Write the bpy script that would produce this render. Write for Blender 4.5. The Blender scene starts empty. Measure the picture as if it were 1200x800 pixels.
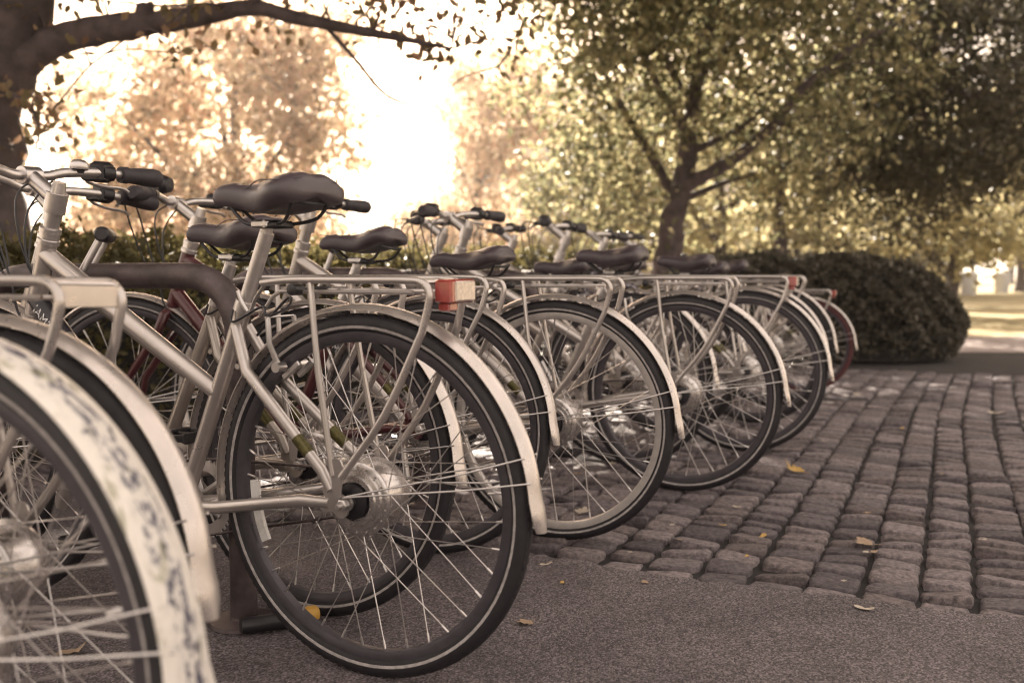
import bpy, math, random
import numpy as np
from mathutils import Vector, Matrix
PI = math.pi
R = math.radians
random.seed(7)
rng = np.random.default_rng(11)
sc = bpy.context.scene
col = sc.collection

# ---------------------------------------------------------------- camera, sky, sun, exposure
CAM_H = 0.76
cam = bpy.data.cameras.new('camera')
cam.lens = 35.0
cam.sensor_width = 36.0
cam.clip_start = 0.05
cam.clip_end = 2000
cam.dof.use_dof = True
cam.dof.focus_distance = 2.18
cam.dof.aperture_fstop = 3.0
cam_o = bpy.data.objects.new('camera', cam)
col.objects.link(cam_o)
cam_o.location = (0, 0, CAM_H)
cam_o.rotation_euler = (R(90 - 3.82), 0, 0)
sc.camera = cam_o

SUN_EL, SUN_AZ = 31.0, -9.0          # degrees; azimuth clockwise from +Y
world = bpy.data.worlds.new('World')
sc.world = world
world.use_nodes = True
wn = world.node_tree
wn.nodes.clear()
wo = wn.nodes.new('ShaderNodeOutputWorld')
bg = wn.nodes.new('ShaderNodeBackground')
sky = wn.nodes.new('ShaderNodeTexSky')
sky.sky_type = 'NISHITA'
sky.sun_disc = False
sky.sun_elevation = R(SUN_EL)
sky.sun_rotation = R(SUN_AZ)
sky.air_density = 1.0
sky.dust_density = 6.0
sky.ozone_density = 0.6
tint = wn.nodes.new('ShaderNodeMix')
tint.data_type = 'RGBA'
tint.blend_type = 'MULTIPLY'
tint.inputs[0].default_value = 1.0
tint.inputs[7].default_value = (1.0, 0.82, 0.70, 1)
wn.links.new(sky.outputs[0], tint.inputs[6])
veil = wn.nodes.new('ShaderNodeMix')          # thin high haze evens the sky out
veil.data_type = 'RGBA'
veil.inputs[0].default_value = 0.82
veil.inputs[7].default_value = (2.30, 1.92, 1.55, 1)
wn.links.new(tint.outputs[2], veil.inputs[6])
wn.links.new(veil.outputs[2], bg.inputs[0])
bg.inputs[1].default_value = 0.11
wn.links.new(bg.outputs[0], wo.inputs[0])

sd = Vector((math.sin(R(SUN_AZ)) * math.cos(R(SUN_EL)), math.cos(R(SUN_AZ)) * math.cos(R(SUN_EL)), math.sin(R(SUN_EL))))
sun = bpy.data.lights.new('sun', 'SUN')
sun.energy = 4.5
sun.angle = R(0.6)
sun.color = (1.0, 0.88, 0.73)
sun_o = bpy.data.objects.new('sun', sun)
col.objects.link(sun_o)
sun_o.location = (-3, 10, 12)
sun_o.rotation_euler = (-sd).to_track_quat('-Z', 'Y').to_euler()

sc.view_settings.view_transform = 'Standard'
sc.view_settings.look = 'None'
sc.view_settings.gamma = 1.0
sc.view_settings.exposure = 2.8
sc.render.engine = 'CYCLES'
sc.cycles.use_denoising = True
sc.cycles.filter_width = 1.1
sc.cycles.max_bounces = 8
sc.cycles.transparent_max_bounces = 8
sc.cycles.volume_bounces = 0
sc.cycles.sample_clamp_indirect = 6.0

# ---------------------------------------------------------------- tagging helpers
def tag(o, label=None, cat=None, group=None, kind=None):
    if label: o['label'] = label
    if cat: o['category'] = cat
    if group: o['group'] = group
    if kind: o['kind'] = kind
    return o

def empty(name, loc=(0, 0, 0), rz=0.0):
    o = bpy.data.objects.new(name, None)
    col.objects.link(o)
    o.location = loc
    o.rotation_euler = (0, 0, rz)
    o.empty_display_size = 0.1
    return o

def put(name, me, parent=None, mat=None, loc=None):
    o = bpy.data.objects.new(name, me)
    col.objects.link(o)
    if parent: o.parent = parent
    if mat is not None: o.matrix_local = mat
    if loc is not None: o.location = loc
    return o

# ---------------------------------------------------------------- materials
def new_mat(name):
    m = bpy.data.materials.new(name)
    m.use_nodes = True
    nt = m.node_tree
    return m, nt, nt.nodes['Principled BSDF']

def N(nt, t, **kw):
    n = nt.nodes.new(t)
    for k, v in kw.items(): setattr(n, k, v)
    return n

def ramp(nt, fac, stops):
    r = N(nt, 'ShaderNodeValToRGB')
    e = r.color_ramp.elements
    while len(e) < len(stops): e.new(0.5)
    for i, (p, c) in enumerate(stops):
        e[i].position = p
        e[i].color = tuple(c) + (1,) if len(c) == 3 else c
    nt.links.new(fac, r.inputs[0])
    return r.outputs[0]

def noise(nt, scale, detail=4, rough=0.55, vec=None, dist=0.0):
    n = N(nt, 'ShaderNodeTexNoise')
    n.inputs['Scale'].default_value = scale
    n.inputs['Detail'].default_value = detail
    n.inputs['Roughness'].default_value = rough
    n.inputs['Distortion'].default_value = dist
    if vec is not None: nt.links.new(vec, n.inputs['Vector'])
    return n.outputs['Fac']

def objco(nt):
    return N(nt, 'ShaderNodeTexCoord').outputs['Object']

def bump(nt, p, h, strength=0.3, dist=0.01):
    b = N(nt, 'ShaderNodeBump')
    b.inputs['Strength'].default_value = strength
    b.inputs['Distance'].default_value = dist
    nt.links.new(h, b.inputs['Height'])
    nt.links.new(b.outputs[0], p.inputs['Normal'])
    return b

def simple(name, c, rough=0.5, metal=0.0, var=0.25, scale=30, bmp=0.0, bscale=200, coat=0.0, spec=None, rvar=0.12):
    """base colour mottled by noise, roughness varied: a worn, dusty surface"""
    m, nt, p = new_mat(name)
    c = (c[0] * 0.97, c[1], c[2] * (1.24 if max(c) < 0.3 else 1.08))
    co = objco(nt)
    n1 = noise(nt, scale, 5, 0.6, co)
    d = tuple(x * (1 - var) for x in c)
    l = tuple(min(1, x * (1 + var * 0.6)) for x in c)
    nt.links.new(ramp(nt, n1, [(0.3, d), (0.7, l)]), p.inputs['Base Color'])
    mr = N(nt, 'ShaderNodeMapRange')
    mr.inputs['To Min'].default_value = max(0.05, rough - rvar)
    mr.inputs['To Max'].default_value = min(1, rough + rvar)
    nt.links.new(noise(nt, scale * 2.3, 4, 0.6, co), mr.inputs['Value'])
    nt.links.new(mr.outputs[0], p.inputs['Roughness'])
    p.inputs['Metallic'].default_value = metal
    p.inputs['Coat Weight'].default_value = coat
    if spec is not None: p.inputs['Specular IOR Level'].default_value = spec
    if bmp > 0: bump(nt, p, noise(nt, bscale, 3, 0.6, co), bmp, 0.002)
    return m

M = {}
M['paint'] = simple('champagne_silver_paint', (0.52, 0.465, 0.415), 0.31, 0.75, 0.12, 9, 0.05, 300, coat=0.25)
M['paint_warm'] = simple('sand_silver_paint', (0.46, 0.40, 0.34), 0.33, 0.7, 0.14, 8, 0.05, 300, coat=0.2)
M['paint_grey'] = simple('steel_grey_paint', (0.26, 0.235, 0.22), 0.36, 0.5, 0.14, 8, 0.05, 300, coat=0.2)
M['paint_red'] = simple('dark_red_paint', (0.075, 0.018, 0.018), 0.32, 0.1, 0.2, 8, 0.04, 300, coat=0.4)
M['guard'] = simple('satin_mudguard', (0.60, 0.535, 0.475), 0.30, 0.7, 0.16, 14, 0.08, 240)
M['alloy'] = simple('brushed_alloy', (0.62, 0.57, 0.52), 0.33, 0.9, 0.18, 25, 0.06, 400)
M['hub'] = simple('hub_alloy', (0.60, 0.55, 0.50), 0.27, 0.9, 0.12, 25, 0.02, 300)
M['spoke'] = simple('spoke_steel', (0.66, 0.61, 0.56), 0.3, 0.9, 0.1, 20)
M['rim'] = simple('rim_alloy', (0.42, 0.38, 0.35), 0.4, 0.8, 0.2, 30)
M['rim_dark'] = simple('dark_rim', (0.085, 0.076, 0.072), 0.4, 0.5, 0.2, 30)
M['rimlight'] = simple('pale_rim_alloy', (0.62, 0.56, 0.5), 0.4, 0.6, 0.15, 30)
M['tyre'] = simple('tyre_rubber', (0.017, 0.0145, 0.015), 0.62, 0, 0.35, 40, 0.35, 500, rvar=0.1)
M['tyre_red'] = simple('dark_red_tyre', (0.085, 0.020, 0.020), 0.65, 0, 0.3, 40, 0.3, 500)
M['stripe'] = simple('reflective_sidewall', (0.42, 0.38, 0.35), 0.45, 0.1, 0.35, 90)
M['black'] = simple('black_plastic', (0.016, 0.014, 0.0145), 0.42, 0, 0.3, 40, 0.1, 500)
M['grip'] = simple('grip_rubber', (0.030, 0.025, 0.026), 0.6, 0, 0.25, 60, 0.5, 420)
M['saddle'] = simple('saddle_leatherette', (0.058, 0.043, 0.042), 0.42, 0, 0.2, 14, 0.25, 700, coat=0.06)
M['seam'] = simple('saddle_seam', (0.075, 0.06, 0.058), 0.6)
M['cable'] = simple('cable_black', (0.018, 0.016, 0.017), 0.4)
M['chain'] = simple('oily_chain', (0.10, 0.075, 0.06), 0.45, 0.7, 0.5, 120)
M['stand'] = simple('weathered_bronze_tube', (0.085, 0.062, 0.052), 0.5, 0.35, 0.5, 20, 0.4, 90)
M['yellow'] = simple('yellow_plastic', (0.55, 0.30, 0.05), 0.5)
M['decal'] = simple('black_decal', (0.02, 0.018, 0.02), 0.35)
M['letter'] = simple('white_lettering', (0.75, 0.72, 0.68), 0.45)
M['foil'] = simple('olive_foil_label', (0.10, 0.085, 0.022), 0.35, 0.5, 0.4, 120)
M['reflector'] = simple('spoke_reflector', (0.72, 0.68, 0.62), 0.25, 0, 0.15, 40, coat=0.5)
M['red_lens'] = simple('red_lens', (0.33, 0.055, 0.045), 0.2, 0, 0.3, 60, 0.15, 500, coat=0.8)
M['white_lens'] = simple('pale_lens', (0.62, 0.50, 0.40), 0.22, 0, 0.35, 110, 0.3, 700, coat=0.8)

def peeling():
    m, nt, p = new_mat('peeling_white_mudguard_paint')
    uv = N(nt, 'ShaderNodeUVMap').outputs[0]
    mp = N(nt, 'ShaderNodeMapping')
    mp.inputs['Scale'].default_value = (15, 2.6, 1)
    nt.links.new(uv, mp.inputs[0])
    n1 = noise(nt, 3.2, 6, 0.72, mp.outputs[0], 0.6)
    n2 = noise(nt, 0.9, 5, 0.65, mp.outputs[0], 0.4)
    sx = N(nt, 'ShaderNodeSeparateXYZ'); nt.links.new(uv, sx.inputs[0])
    dv = N(nt, 'ShaderNodeMath', operation='SUBTRACT'); nt.links.new(sx.outputs[1], dv.inputs[0]); dv.inputs[1].default_value = 0.52
    d2 = N(nt, 'ShaderNodeMath', operation='MULTIPLY'); nt.links.new(dv.outputs[0], d2.inputs[0]); nt.links.new(dv.outputs[0], d2.inputs[1])
    bi = N(nt, 'ShaderNodeMath', operation='MULTIPLY_ADD'); nt.links.new(d2.outputs[0], bi.inputs[0]); bi.inputs[1].default_value = 1.5; nt.links.new(n1, bi.inputs[2])
    base = ramp(nt, bi.outputs[0], [(0.44, (0.035, 0.035, 0.07)), (0.48, (0.14, 0.135, 0.17)), (0.52, (0.58, 0.55, 0.52)), (0.7, (0.72, 0.68, 0.64))])
    mx = N(nt, 'ShaderNodeMix', data_type='RGBA')
    nt.links.new(ramp(nt, n2, [(0.56, (0, 0, 0)), (0.66, (1, 1, 1))]), mx.inputs[0])
    nt.links.new(base, mx.inputs[6])
    mx.inputs[7].default_value = (0.17, 0.165, 0.06, 1)
    nt.links.new(mx.outputs[2], p.inputs['Base Color'])
    p.inputs['Roughness'].default_value = 0.38
    bump(nt, p, n1, 0.4, 0.003)
    return m
M['peel'] = peeling()

def leaf_mat(name, cols, trans=0.5, rough=0.5):
    """leaf: diffuse + translucent, colour differs from leaf to leaf"""
    m, nt, p = new_mat(name)
    g = N(nt, 'ShaderNodeNewGeometry')
    n = len(cols)
    c = ramp(nt, g.outputs['Random Per Island'], [(i / max(1, n - 1), k) for i, k in enumerate(cols)])
    nt.links.new(c, p.inputs['Base Color'])
    p.inputs['Roughness'].default_value = rough
    p.inputs['Specular IOR Level'].default_value = 0.35
    t = N(nt, 'ShaderNodeBsdfTranslucent')
    hs = N(nt, 'ShaderNodeHueSaturation')
    hs.inputs['Value'].default_value = 1.7
    hs.inputs['Saturation'].default_value = 1.0
    nt.links.new(c, hs.inputs['Color'])
    nt.links.new(hs.outputs[0], t.inputs[0])
    mx = N(nt, 'ShaderNodeMixShader')
    mx.inputs[0].default_value = trans
    nt.links.new(p.outputs[0], mx.inputs[1])
    nt.links.new(t.outputs[0], mx.inputs[2])
    nt.links.new(mx.outputs[0], nt.nodes['Material Output'].inputs[0])
    return m

M['leaf_gold'] = leaf_mat('gold_autumn_leaf', [(0.13, 0.10, 0.06), (0.28, 0.21, 0.135), (0.46, 0.37, 0.26), (0.54, 0.44, 0.33), (0.42, 0.27, 0.20)], 0.55)
M['leaf_olive'] = leaf_mat('olive_leaf', [(0.050, 0.050, 0.029), (0.10, 0.10, 0.055), (0.20, 0.185, 0.10), (0.32, 0.28, 0.17)], 0.55)
M['leaf_shaded'] = leaf_mat('shaded_leaf', [(0.035, 0.034, 0.022), (0.055, 0.050, 0.032), (0.08, 0.068, 0.04)], 0.35)  # shade of the dense right-hand crown put into the leaf colour
M['leaf_lime'] = leaf_mat('yellow_green_leaf', [(0.15, 0.14, 0.075), (0.24, 0.215, 0.125), (0.34, 0.295, 0.18)], 0.6)
M['leaf_rose'] = leaf_mat('rosy_autumn_leaf', [(0.09, 0.075, 0.04), (0.14, 0.11, 0.06), (0.20, 0.12, 0.08), (0.12, 0.105, 0.055)], 0.5)
M['leaf_hedge'] = leaf_mat('hedge_leaf', [(0.030, 0.028, 0.023), (0.075, 0.068, 0.052), (0.15, 0.13, 0.098)], 0.3)
M['leaf_hedge_back'] = leaf_mat('groundcover_leaf', [(0.055, 0.050, 0.022), (0.09, 0.080, 0.032), (0.13, 0.105, 0.045)], 0.4)
M['bark'] = simple('bark', (0.075, 0.055, 0.047), 0.85, 0, 0.5, 12, 1.0, 24)
M['twig'] = simple('twig_mass', (0.022, 0.018, 0.014), 0.9, 0, 0.4, 30)
M['dry'] = simple('dry_leaf', (0.36, 0.25, 0.16), 0.7, 0, 0.4, 60)
M['dry_yellow'] = simple('yellow_dry_leaf', (0.52, 0.32, 0.09), 0.65, 0, 0.3, 60)
M['dry_pale'] = simple('pale_dry_leaf', (0.50, 0.42, 0.32), 0.7, 0, 0.3, 60)
M['stone_wall'] = simple('pale_stone', (0.50, 0.42, 0.35), 0.8, 0, 0.15, 0.8, 0.2, 6)
M['pane'] = simple('window_glass', (0.05, 0.05, 0.055), 0.1, 0, 0.1, 2)
M['bin'] = simple('pale_bin', (0.6, 0.58, 0.55), 0.6)

# ---------------------------------------------------------------- mesh builder
class MB:
    def __init__(s):
        s.v, s.f, s.m = [], [], []
    def add(s, vs, fs, mi=0, mat=None):
        b = len(s.v)
        if mat is not None: vs = [mat @ Vector(q) for q in vs]
        s.v += [tuple(q) for q in vs]
        s.f += [tuple(b + i for i in f) for f in fs]
        s.m += [mi] * len(fs)
    def tube(s, pts, r, n=10, closed=False, mi=0, squash=1.0):
        pts = [Vector(q) for q in pts]
        L = len(pts)
        rs = r if isinstance(r, (list, tuple)) else [r] * L
        tang = []
        for i in range(L):
            a = pts[(i - 1) % L] if (closed or i > 0) else pts[i]
            b = pts[(i + 1) % L] if (closed or i < L - 1) else pts[i]
            tang.append((b - a).normalized())
        up = Vector((0, 0, 1)) if abs(tang[0].z) < 0.9 else Vector((0, 1, 0))
        nx = tang[0].cross(up).normalized()
        vs, fs = [], []
        for i in range(L):
            t = tang[i]
            nx = (nx - t * nx.dot(t))
            nx = nx.normalized() if nx.length > 1e-6 else t.orthogonal().normalized()
            ny = t.cross(nx)
            for k in range(n):
                a = 2 * PI * k / n
                vs.append(pts[i] + nx * (math.cos(a) * rs[i]) + ny * (math.sin(a) * rs[i] * squash))
        for i in range(L if closed else L - 1):
            j = (i + 1) % L
            for k in range(n):
                q = (k + 1) % n
                fs.append((i * n + k, i * n + q, j * n + q, j * n + k))
        if not closed:
            fs.append(tuple(reversed(range(n))))
            fs.append(tuple((L - 1) * n + k for k in range(n)))
        s.add(vs, fs, mi)
        return s
    def lathe(s, prof, n=32, closed=False, mi=0, mis=None, c=(0, 0, 0)):
        """revolve (y, r) about the Y axis through c"""
        L = len(prof)
        vs, fs, ms = [], [], []
        for (y, r) in prof:
            for k in range(n):
                a = 2 * PI * k / n
                vs.append((c[0] + r * math.cos(a), c[1] + y, c[2] + r * math.sin(a)))
        for i in range(L if closed else L - 1):
            j = (i + 1) % L
            for k in range(n):
                q = (k + 1) % n
                fs.append((i * n + k, i * n + q, j * n + q, j * n + k))
                ms.append(mis[i] if mis else mi)
        b = len(s.v)
        s.v += vs
        s.f += [tuple(b + i for i in f) for f in fs]
        s.m += ms
        if not closed:
            s.f.append(tuple(b + k for k in range(n))); s.m.append(mis[0] if mis else mi)
            s.f.append(tuple(b + (L - 1) * n + k for k in reversed(range(n)))); s.m.append(mis[-1] if mis else mi)
        return s
    def box(s, c, d, mat=None, mi=0, bev=0.0):
        x, y, z = (q / 2 for q in d)
        if bev <= 0:
            vs = [(sx * x, sy * y, sz * z) for sz in (-1, 1) for sy in (-1, 1) for sx in (-1, 1)]
            fs = [(0, 2, 3, 1), (4, 5, 7, 6), (0, 1, 5, 4), (2, 6, 7, 3), (0, 4, 6, 2), (1, 3, 7, 5)]
        else:
            e = bev
            ring = [(x - e, -y), (x, -y + e), (x, y - e), (x - e, y), (-x + e, y), (-x, y - e), (-x, -y + e), (-x + e, -y)]
            ins = [(math.copysign(max(abs(a) - e, 0), a), math.copysign(max(abs(b) - e, 0), b)) for a, b in ring]
            vs = [(a, b, -z) for a, b in ins] + [(a, b, -z + e) for a, b in ring] + [(a, b, z - e) for a, b in ring] + [(a, b, z) for a, b in ins]
            fs = [tuple(reversed(range(8))), tuple(range(24, 32))]
            for l in range(3):
                for k in range(8):
                    q = (k + 1) % 8
                    fs.append((l * 8 + k, l * 8 + q, l * 8 + 8 + q, l * 8 + 8 + k))
        c = Vector(c)
        if mat is not None: vs = [mat @ Vector(q) for q in vs]
        s.add([Vector(q) + c for q in vs], fs, mi)
        return s
    def plate(s, p0, p1, r0, r1, t, mi=0):
        """capsule-shaped plate in the XZ plane, thickness t along Y"""
        p0, p1 = Vector(p0), Vector(p1)
        d = (p1 - p0); a0 = math.atan2(d.z, d.x)
        out = []
        for k in range(9):
            a = a0 - PI / 2 + PI * k / 8
            out.append((p1.x + r1 * math.cos(a), p1.z + r1 * math.sin(a), p1.y))
        for k in range(9):
            a = a0 + PI / 2 + PI * k / 8
            out.append((p0.x + r0 * math.cos(a), p0.z + r0 * math.sin(a), p0.y))
        n = len(out)
        vs = [(x, y - t / 2, z) for x, z, y in out] + [(x, y + t / 2, z) for x, z, y in out]
        fs = [tuple(range(n)), tuple(reversed(range(n, 2 * n)))]
        fs += [(k, k + n, (k + 1) % n + n, (k + 1) % n) for k in range(n)]
        s.add(vs, fs, mi)
        return s
    def mesh(s, name, mats, smooth=True, ang=40):
        me = bpy.data.meshes.new(name)
        me.from_pydata(s.v, [], s.f)
        if not isinstance(mats, (list, tuple)): mats = [mats]
        for m in mats: me.materials.append(m)
        me.polygons.foreach_set('material_index', s.m)
        if smooth:
            me.polygons.foreach_set('use_smooth', [True] * len(s.f))
            me.set_sharp_from_angle(angle=R(ang))
        me.update()
        return me

def spline(pts, n=6):
    """Catmull-Rom through pts"""
    P = [Vector(q) for q in pts]
    P = [P[0] * 2 - P[1]] + P + [P[-1] * 2 - P[-2]]
    out = []
    for i in range(1, len(P) - 2):
        for k in range(n):
            t = k / n
            a, b, c, d = P[i - 1], P[i], P[i + 1], P[i + 2]
            out.append(0.5 * ((2 * b) + (c - a) * t + (2 * a - 5 * b + 4 * c - d) * t * t + (3 * b - a - 3 * c + d) * t ** 3))
    out.append(P[-2])
    return out

def fast_mesh(name, verts, quads, mat, smooth=False):
    """numpy arrays to a quad mesh"""
    me = bpy.data.meshes.new(name)
    nv, nf = len(verts), len(quads)
    k = quads.shape[1]
    me.vertices.add(nv)
    me.vertices.foreach_set('co', np.ascontiguousarray(verts, dtype=np.float32).ravel())
    me.loops.add(nf * k)
    me.loops.foreach_set('vertex_index', np.ascontiguousarray(quads, dtype=np.int32).ravel())
    me.polygons.add(nf)
    me.polygons.foreach_set('loop_start', np.arange(0, nf * k, k, dtype=np.int32))
    me.materials.append(mat)
    if smooth: me.polygons.foreach_set('use_smooth', np.ones(nf, dtype=bool))
    me.update(calc_edges=True)
    return me

def at(px, py, z):
    """photograph pixel (1200x800) to a point at depth z"""
    return Vector(((px - 600) / 1167 * z, z, CAM_H + (322 - py) / 1167 * z))

# ---------------------------------------------------------------- ground and paving
PX, PY = Vector((0.907, -0.42, 0)), Vector((0.42, 0.907, 0))   # across / along the paving courses
def pw(p, w, z=0.0):
    q = PX * p + PY * w
    return (q.x, q.y, z)

def sheet(name, corners, mat, z):
    me = bpy.data.meshes.new(name)
    me.from_pydata([(x, y, z) for x, y in corners], [], [tuple(range(len(corners)))])
    me.materials.append(mat)
    me.update()
    if me.polygons[0].normal.z < 0: me.flip_normals()
    return tag(put(name, me), kind='structure')

def ground_mat():
    m, nt, p = new_mat('park_lawn')
    co = objco(nt)
    n1 = noise(nt, 0.35, 5, 0.6, co)
    n2 = noise(nt, 9, 6, 0.7, co)
    a = ramp(nt, n1, [(0.35, (0.24, 0.20, 0.095)), (0.65, (0.38, 0.305, 0.16))])
    b = ramp(nt, n2, [(0.35, (0.55, 0.55, 0.55)), (0.65, (1.2, 1.15, 1.1))])
    mx = N(nt, 'ShaderNodeMix', data_type='RGBA', blend_type='MULTIPLY')
    mx.inputs[0].default_value = 1
    nt.links.new(a, mx.inputs[6]); nt.links.new(b, mx.inputs[7])
    nt.links.new(mx.outputs[2], p.inputs['Base Color'])
    p.inputs['Roughness'].default_value = 0.95
    bump(nt, p, noise(nt, 30, 5, 0.7, co), 0.8, 0.03)
    return m

def asphalt_mat(name, dark, light, scale=1.0):
    m, nt, p = new_mat(name)
    co = objco(nt)
    v = N(nt, 'ShaderNodeTexVoronoi')
    v.inputs['Scale'].default_value = 190 * scale
    nt.links.new(co, v.inputs['Vector'])
    v2 = N(nt, 'ShaderNodeTexVoronoi')
    v2.inputs['Scale'].default_value = 330 * scale
    nt.links.new(co, v2.inputs['Vector'])
    c1 = ramp(nt, v.outputs['Color'], [(0.2, dark), (0.6, light), (0.9, tuple(x * 1.9 for x in light))])
    n1 = noise(nt, 2.2, 6, 0.65, co)
    c2 = ramp(nt, n1, [(0.3, (0.60, 0.59, 0.59)), (0.7, (1.22, 1.2, 1.18))])
    mx = N(nt, 'ShaderNodeMix', data_type='RGBA', blend_type='MULTIPLY')
    mx.inputs[0].default_value = 1
    nt.links.new(c1, mx.inputs[6]); nt.links.new(c2, mx.inputs[7])
    nt.links.new(mx.outputs[2], p.inputs['Base Color'])
    p.inputs['Roughness'].default_value = 0.8
    ad = N(nt, 'ShaderNodeMath', operation='ADD')
    nt.links.new(v.outputs['Distance'], ad.inputs[0])
    nt.links.new(v2.outputs['Distance'], ad.inputs[1])
    b = bump(nt, p, ad.outputs[0], 0.9, 0.006)
    b.invert = True
    return m
M['lawn'] = ground_mat()
M['asphalt'] = asphalt_mat('worn_asphalt', (0.075, 0.064, 0.071), (0.20, 0.172, 0.186), 1.35)
M['asphalt2'] = asphalt_mat('dark_asphalt', (0.03, 0.026, 0.027), (0.085, 0.072, 0.070))
M['path'] = simple('gravel_path', (0.36, 0.29, 0.26), 0.9, 0, 0.2, 14, 0.6, 120)
M['soil'] = simple('damp_soil', (0.035, 0.027, 0.022), 0.95, 0, 0.5, 18, 1.0, 60)
M['joint'] = simple('joint_dirt', (0.018, 0.015, 0.013), 0.95, 0, 0.5, 30, 1.0, 150)

W0, W1, P0, P1 = 2.40, 8.45, -4.3, 0.42
sheet('ground', [(-400, -60), (500, -60), (500, 900), (-400, 900)], M['lawn'], -0.035)
def q2(*a): return [pw(p, w)[:2] for p, w in a]
edge, pp = [], 12.0
while pp > -12:                       # ragged edge where the asphalt laps over the first course of stones
    edge.append((pp, W0 + 0.028 + 0.022 * math.sin(pp * 7.3) * math.sin(pp * 3.1 + 1) + random.uniform(-0.016, 0.016)))
    pp -= random.uniform(0.012, 0.04) if -2.5 < pp < 1.5 else 0.5
sheet('pavement_asphalt', q2((-12, -8), (12, -8), *edge), M['asphalt'], 0.002)
sheet('path_asphalt', q2((P1 + 0.012, W0 - 0.3), (12, W0 - 0.3), (12, W1 + 0.3), (P1 + 0.012, W1 + 0.3)), M['asphalt2'], -0.004)
sheet('planting_bed', q2((-14, W0), (P0, W0), (P0, W1), (P1 + 0.4, W1 + 0.02), (P1 + 0.4, W1 + 4), (-14, W1 + 4)), M['soil'], -0.022)
sheet('path', [(-3, 10.0), (60, 9.2), (60, 12.3), (-3, 12.6)], M['path'], -0.012)

def stone_mat():
    m, nt, p = new_mat('granite_sett')
    g = N(nt, 'ShaderNodeNewGeometry')
    oi = N(nt, 'ShaderNodeObjectInfo')
    ad = N(nt, 'ShaderNodeMath', operation='ADD')
    nt.links.new(g.outputs['Random Per Island'], ad.inputs[0]); nt.links.new(oi.outputs['Random'], ad.inputs[1])
    fr = N(nt, 'ShaderNodeMath', operation='FRACT')
    nt.links.new(ad.outputs[0], fr.inputs[0])
    pos = g.outputs['Position']
    c = ramp(nt, fr.outputs[0], [(0.0, (0.10, 0.085, 0.094)), (0.3, (0.165, 0.141, 0.153)), (0.6, (0.255, 0.217, 0.228)), (0.8, (0.19, 0.158, 0.162)), (1.0, (0.13, 0.106, 0.110))])
    n1 = noise(nt, 62, 6, 0.7, pos)
    n2 = noise(nt, 160, 4, 0.7, pos)
    k = ramp(nt, n1, [(0.34, (0.42, 0.41, 0.42)), (0.52, (1.0, 1.0, 1.0)), (0.68, (1.6, 1.55, 1.5))])
    mx = N(nt, 'ShaderNodeMix', data_type='RGBA', blend_type='MULTIPLY'); mx.inputs[0].default_value = 1
    nt.links.new(c, mx.inputs[6]); nt.links.new(k, mx.inputs[7])
    nt.links.new(mx.outputs[2], p.inputs['Base Color'])
    p.inputs['Roughness'].default_value = 0.75
    s = N(nt, 'ShaderNodeMath', operation='MULTIPLY_ADD')
    nt.links.new(n1, s.inputs[0]); s.inputs[1].default_value = 1.0; nt.links.new(n2, s.inputs[2])
    bump(nt, p, s.outputs[0], 0.8, 0.011)
    return m
M['stone'] = stone_mat()

def stone_shape(seed):
    """unit sett (1 x 1 footprint, real heights): 16-sided, worn edges, uneven top; 62 faces are shared by all alike stones"""
    rr = random.Random(seed)
    n = 12
    ang = [2 * PI * (k + 0.5) / n for k in range(n)]
    def sq(a, e):
        c, s_ = math.cos(a), math.sin(a)
        f = (abs(c) ** e + abs(s_) ** e) ** (-1 / e)
        return c * f * 0.5, s_ * f * 0.5
    j = [1 + rr.uniform(-0.05, 0.03) for _ in ang]
    tilt = (rr.uniform(-0.008, 0.008), rr.uniform(-0.008, 0.008))
    rings = [(-0.06, 1.0, 9), (-0.010, 1.0, 9), (-0.002, 0.955, 8), (0.0015, 0.80, 6)]
    vs = []
    for zi, (z, s_, e) in enumerate(rings):
        for k, a in enumerate(ang):
            x, y = sq(a, e)
            x *= s_ * j[k]; y *= s_ * j[k]
            dz = 0 if zi == 0 else tilt[0] * x * 2 + tilt[1] * y * 2 + rr.uniform(-0.0018, 0.0018)
            vs.append((x, y, z + dz))
    vs.append((rr.uniform(-.06, .06), rr.uniform(-.06, .06), 0.0018 + rr.uniform(-0.003, 0.002)))
    fs = []
    for l in range(3):
        for k in range(n):
            q = (k + 1) % n
            fs.append((l * n + k, l * n + q, (l + 1) * n + q, (l + 1) * n + k))
    c = len(vs) - 1
    fs += [(3 * n + k, 3 * n + (k + 1) % n, c) for k in range(n)]
    return vs, fs

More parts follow.
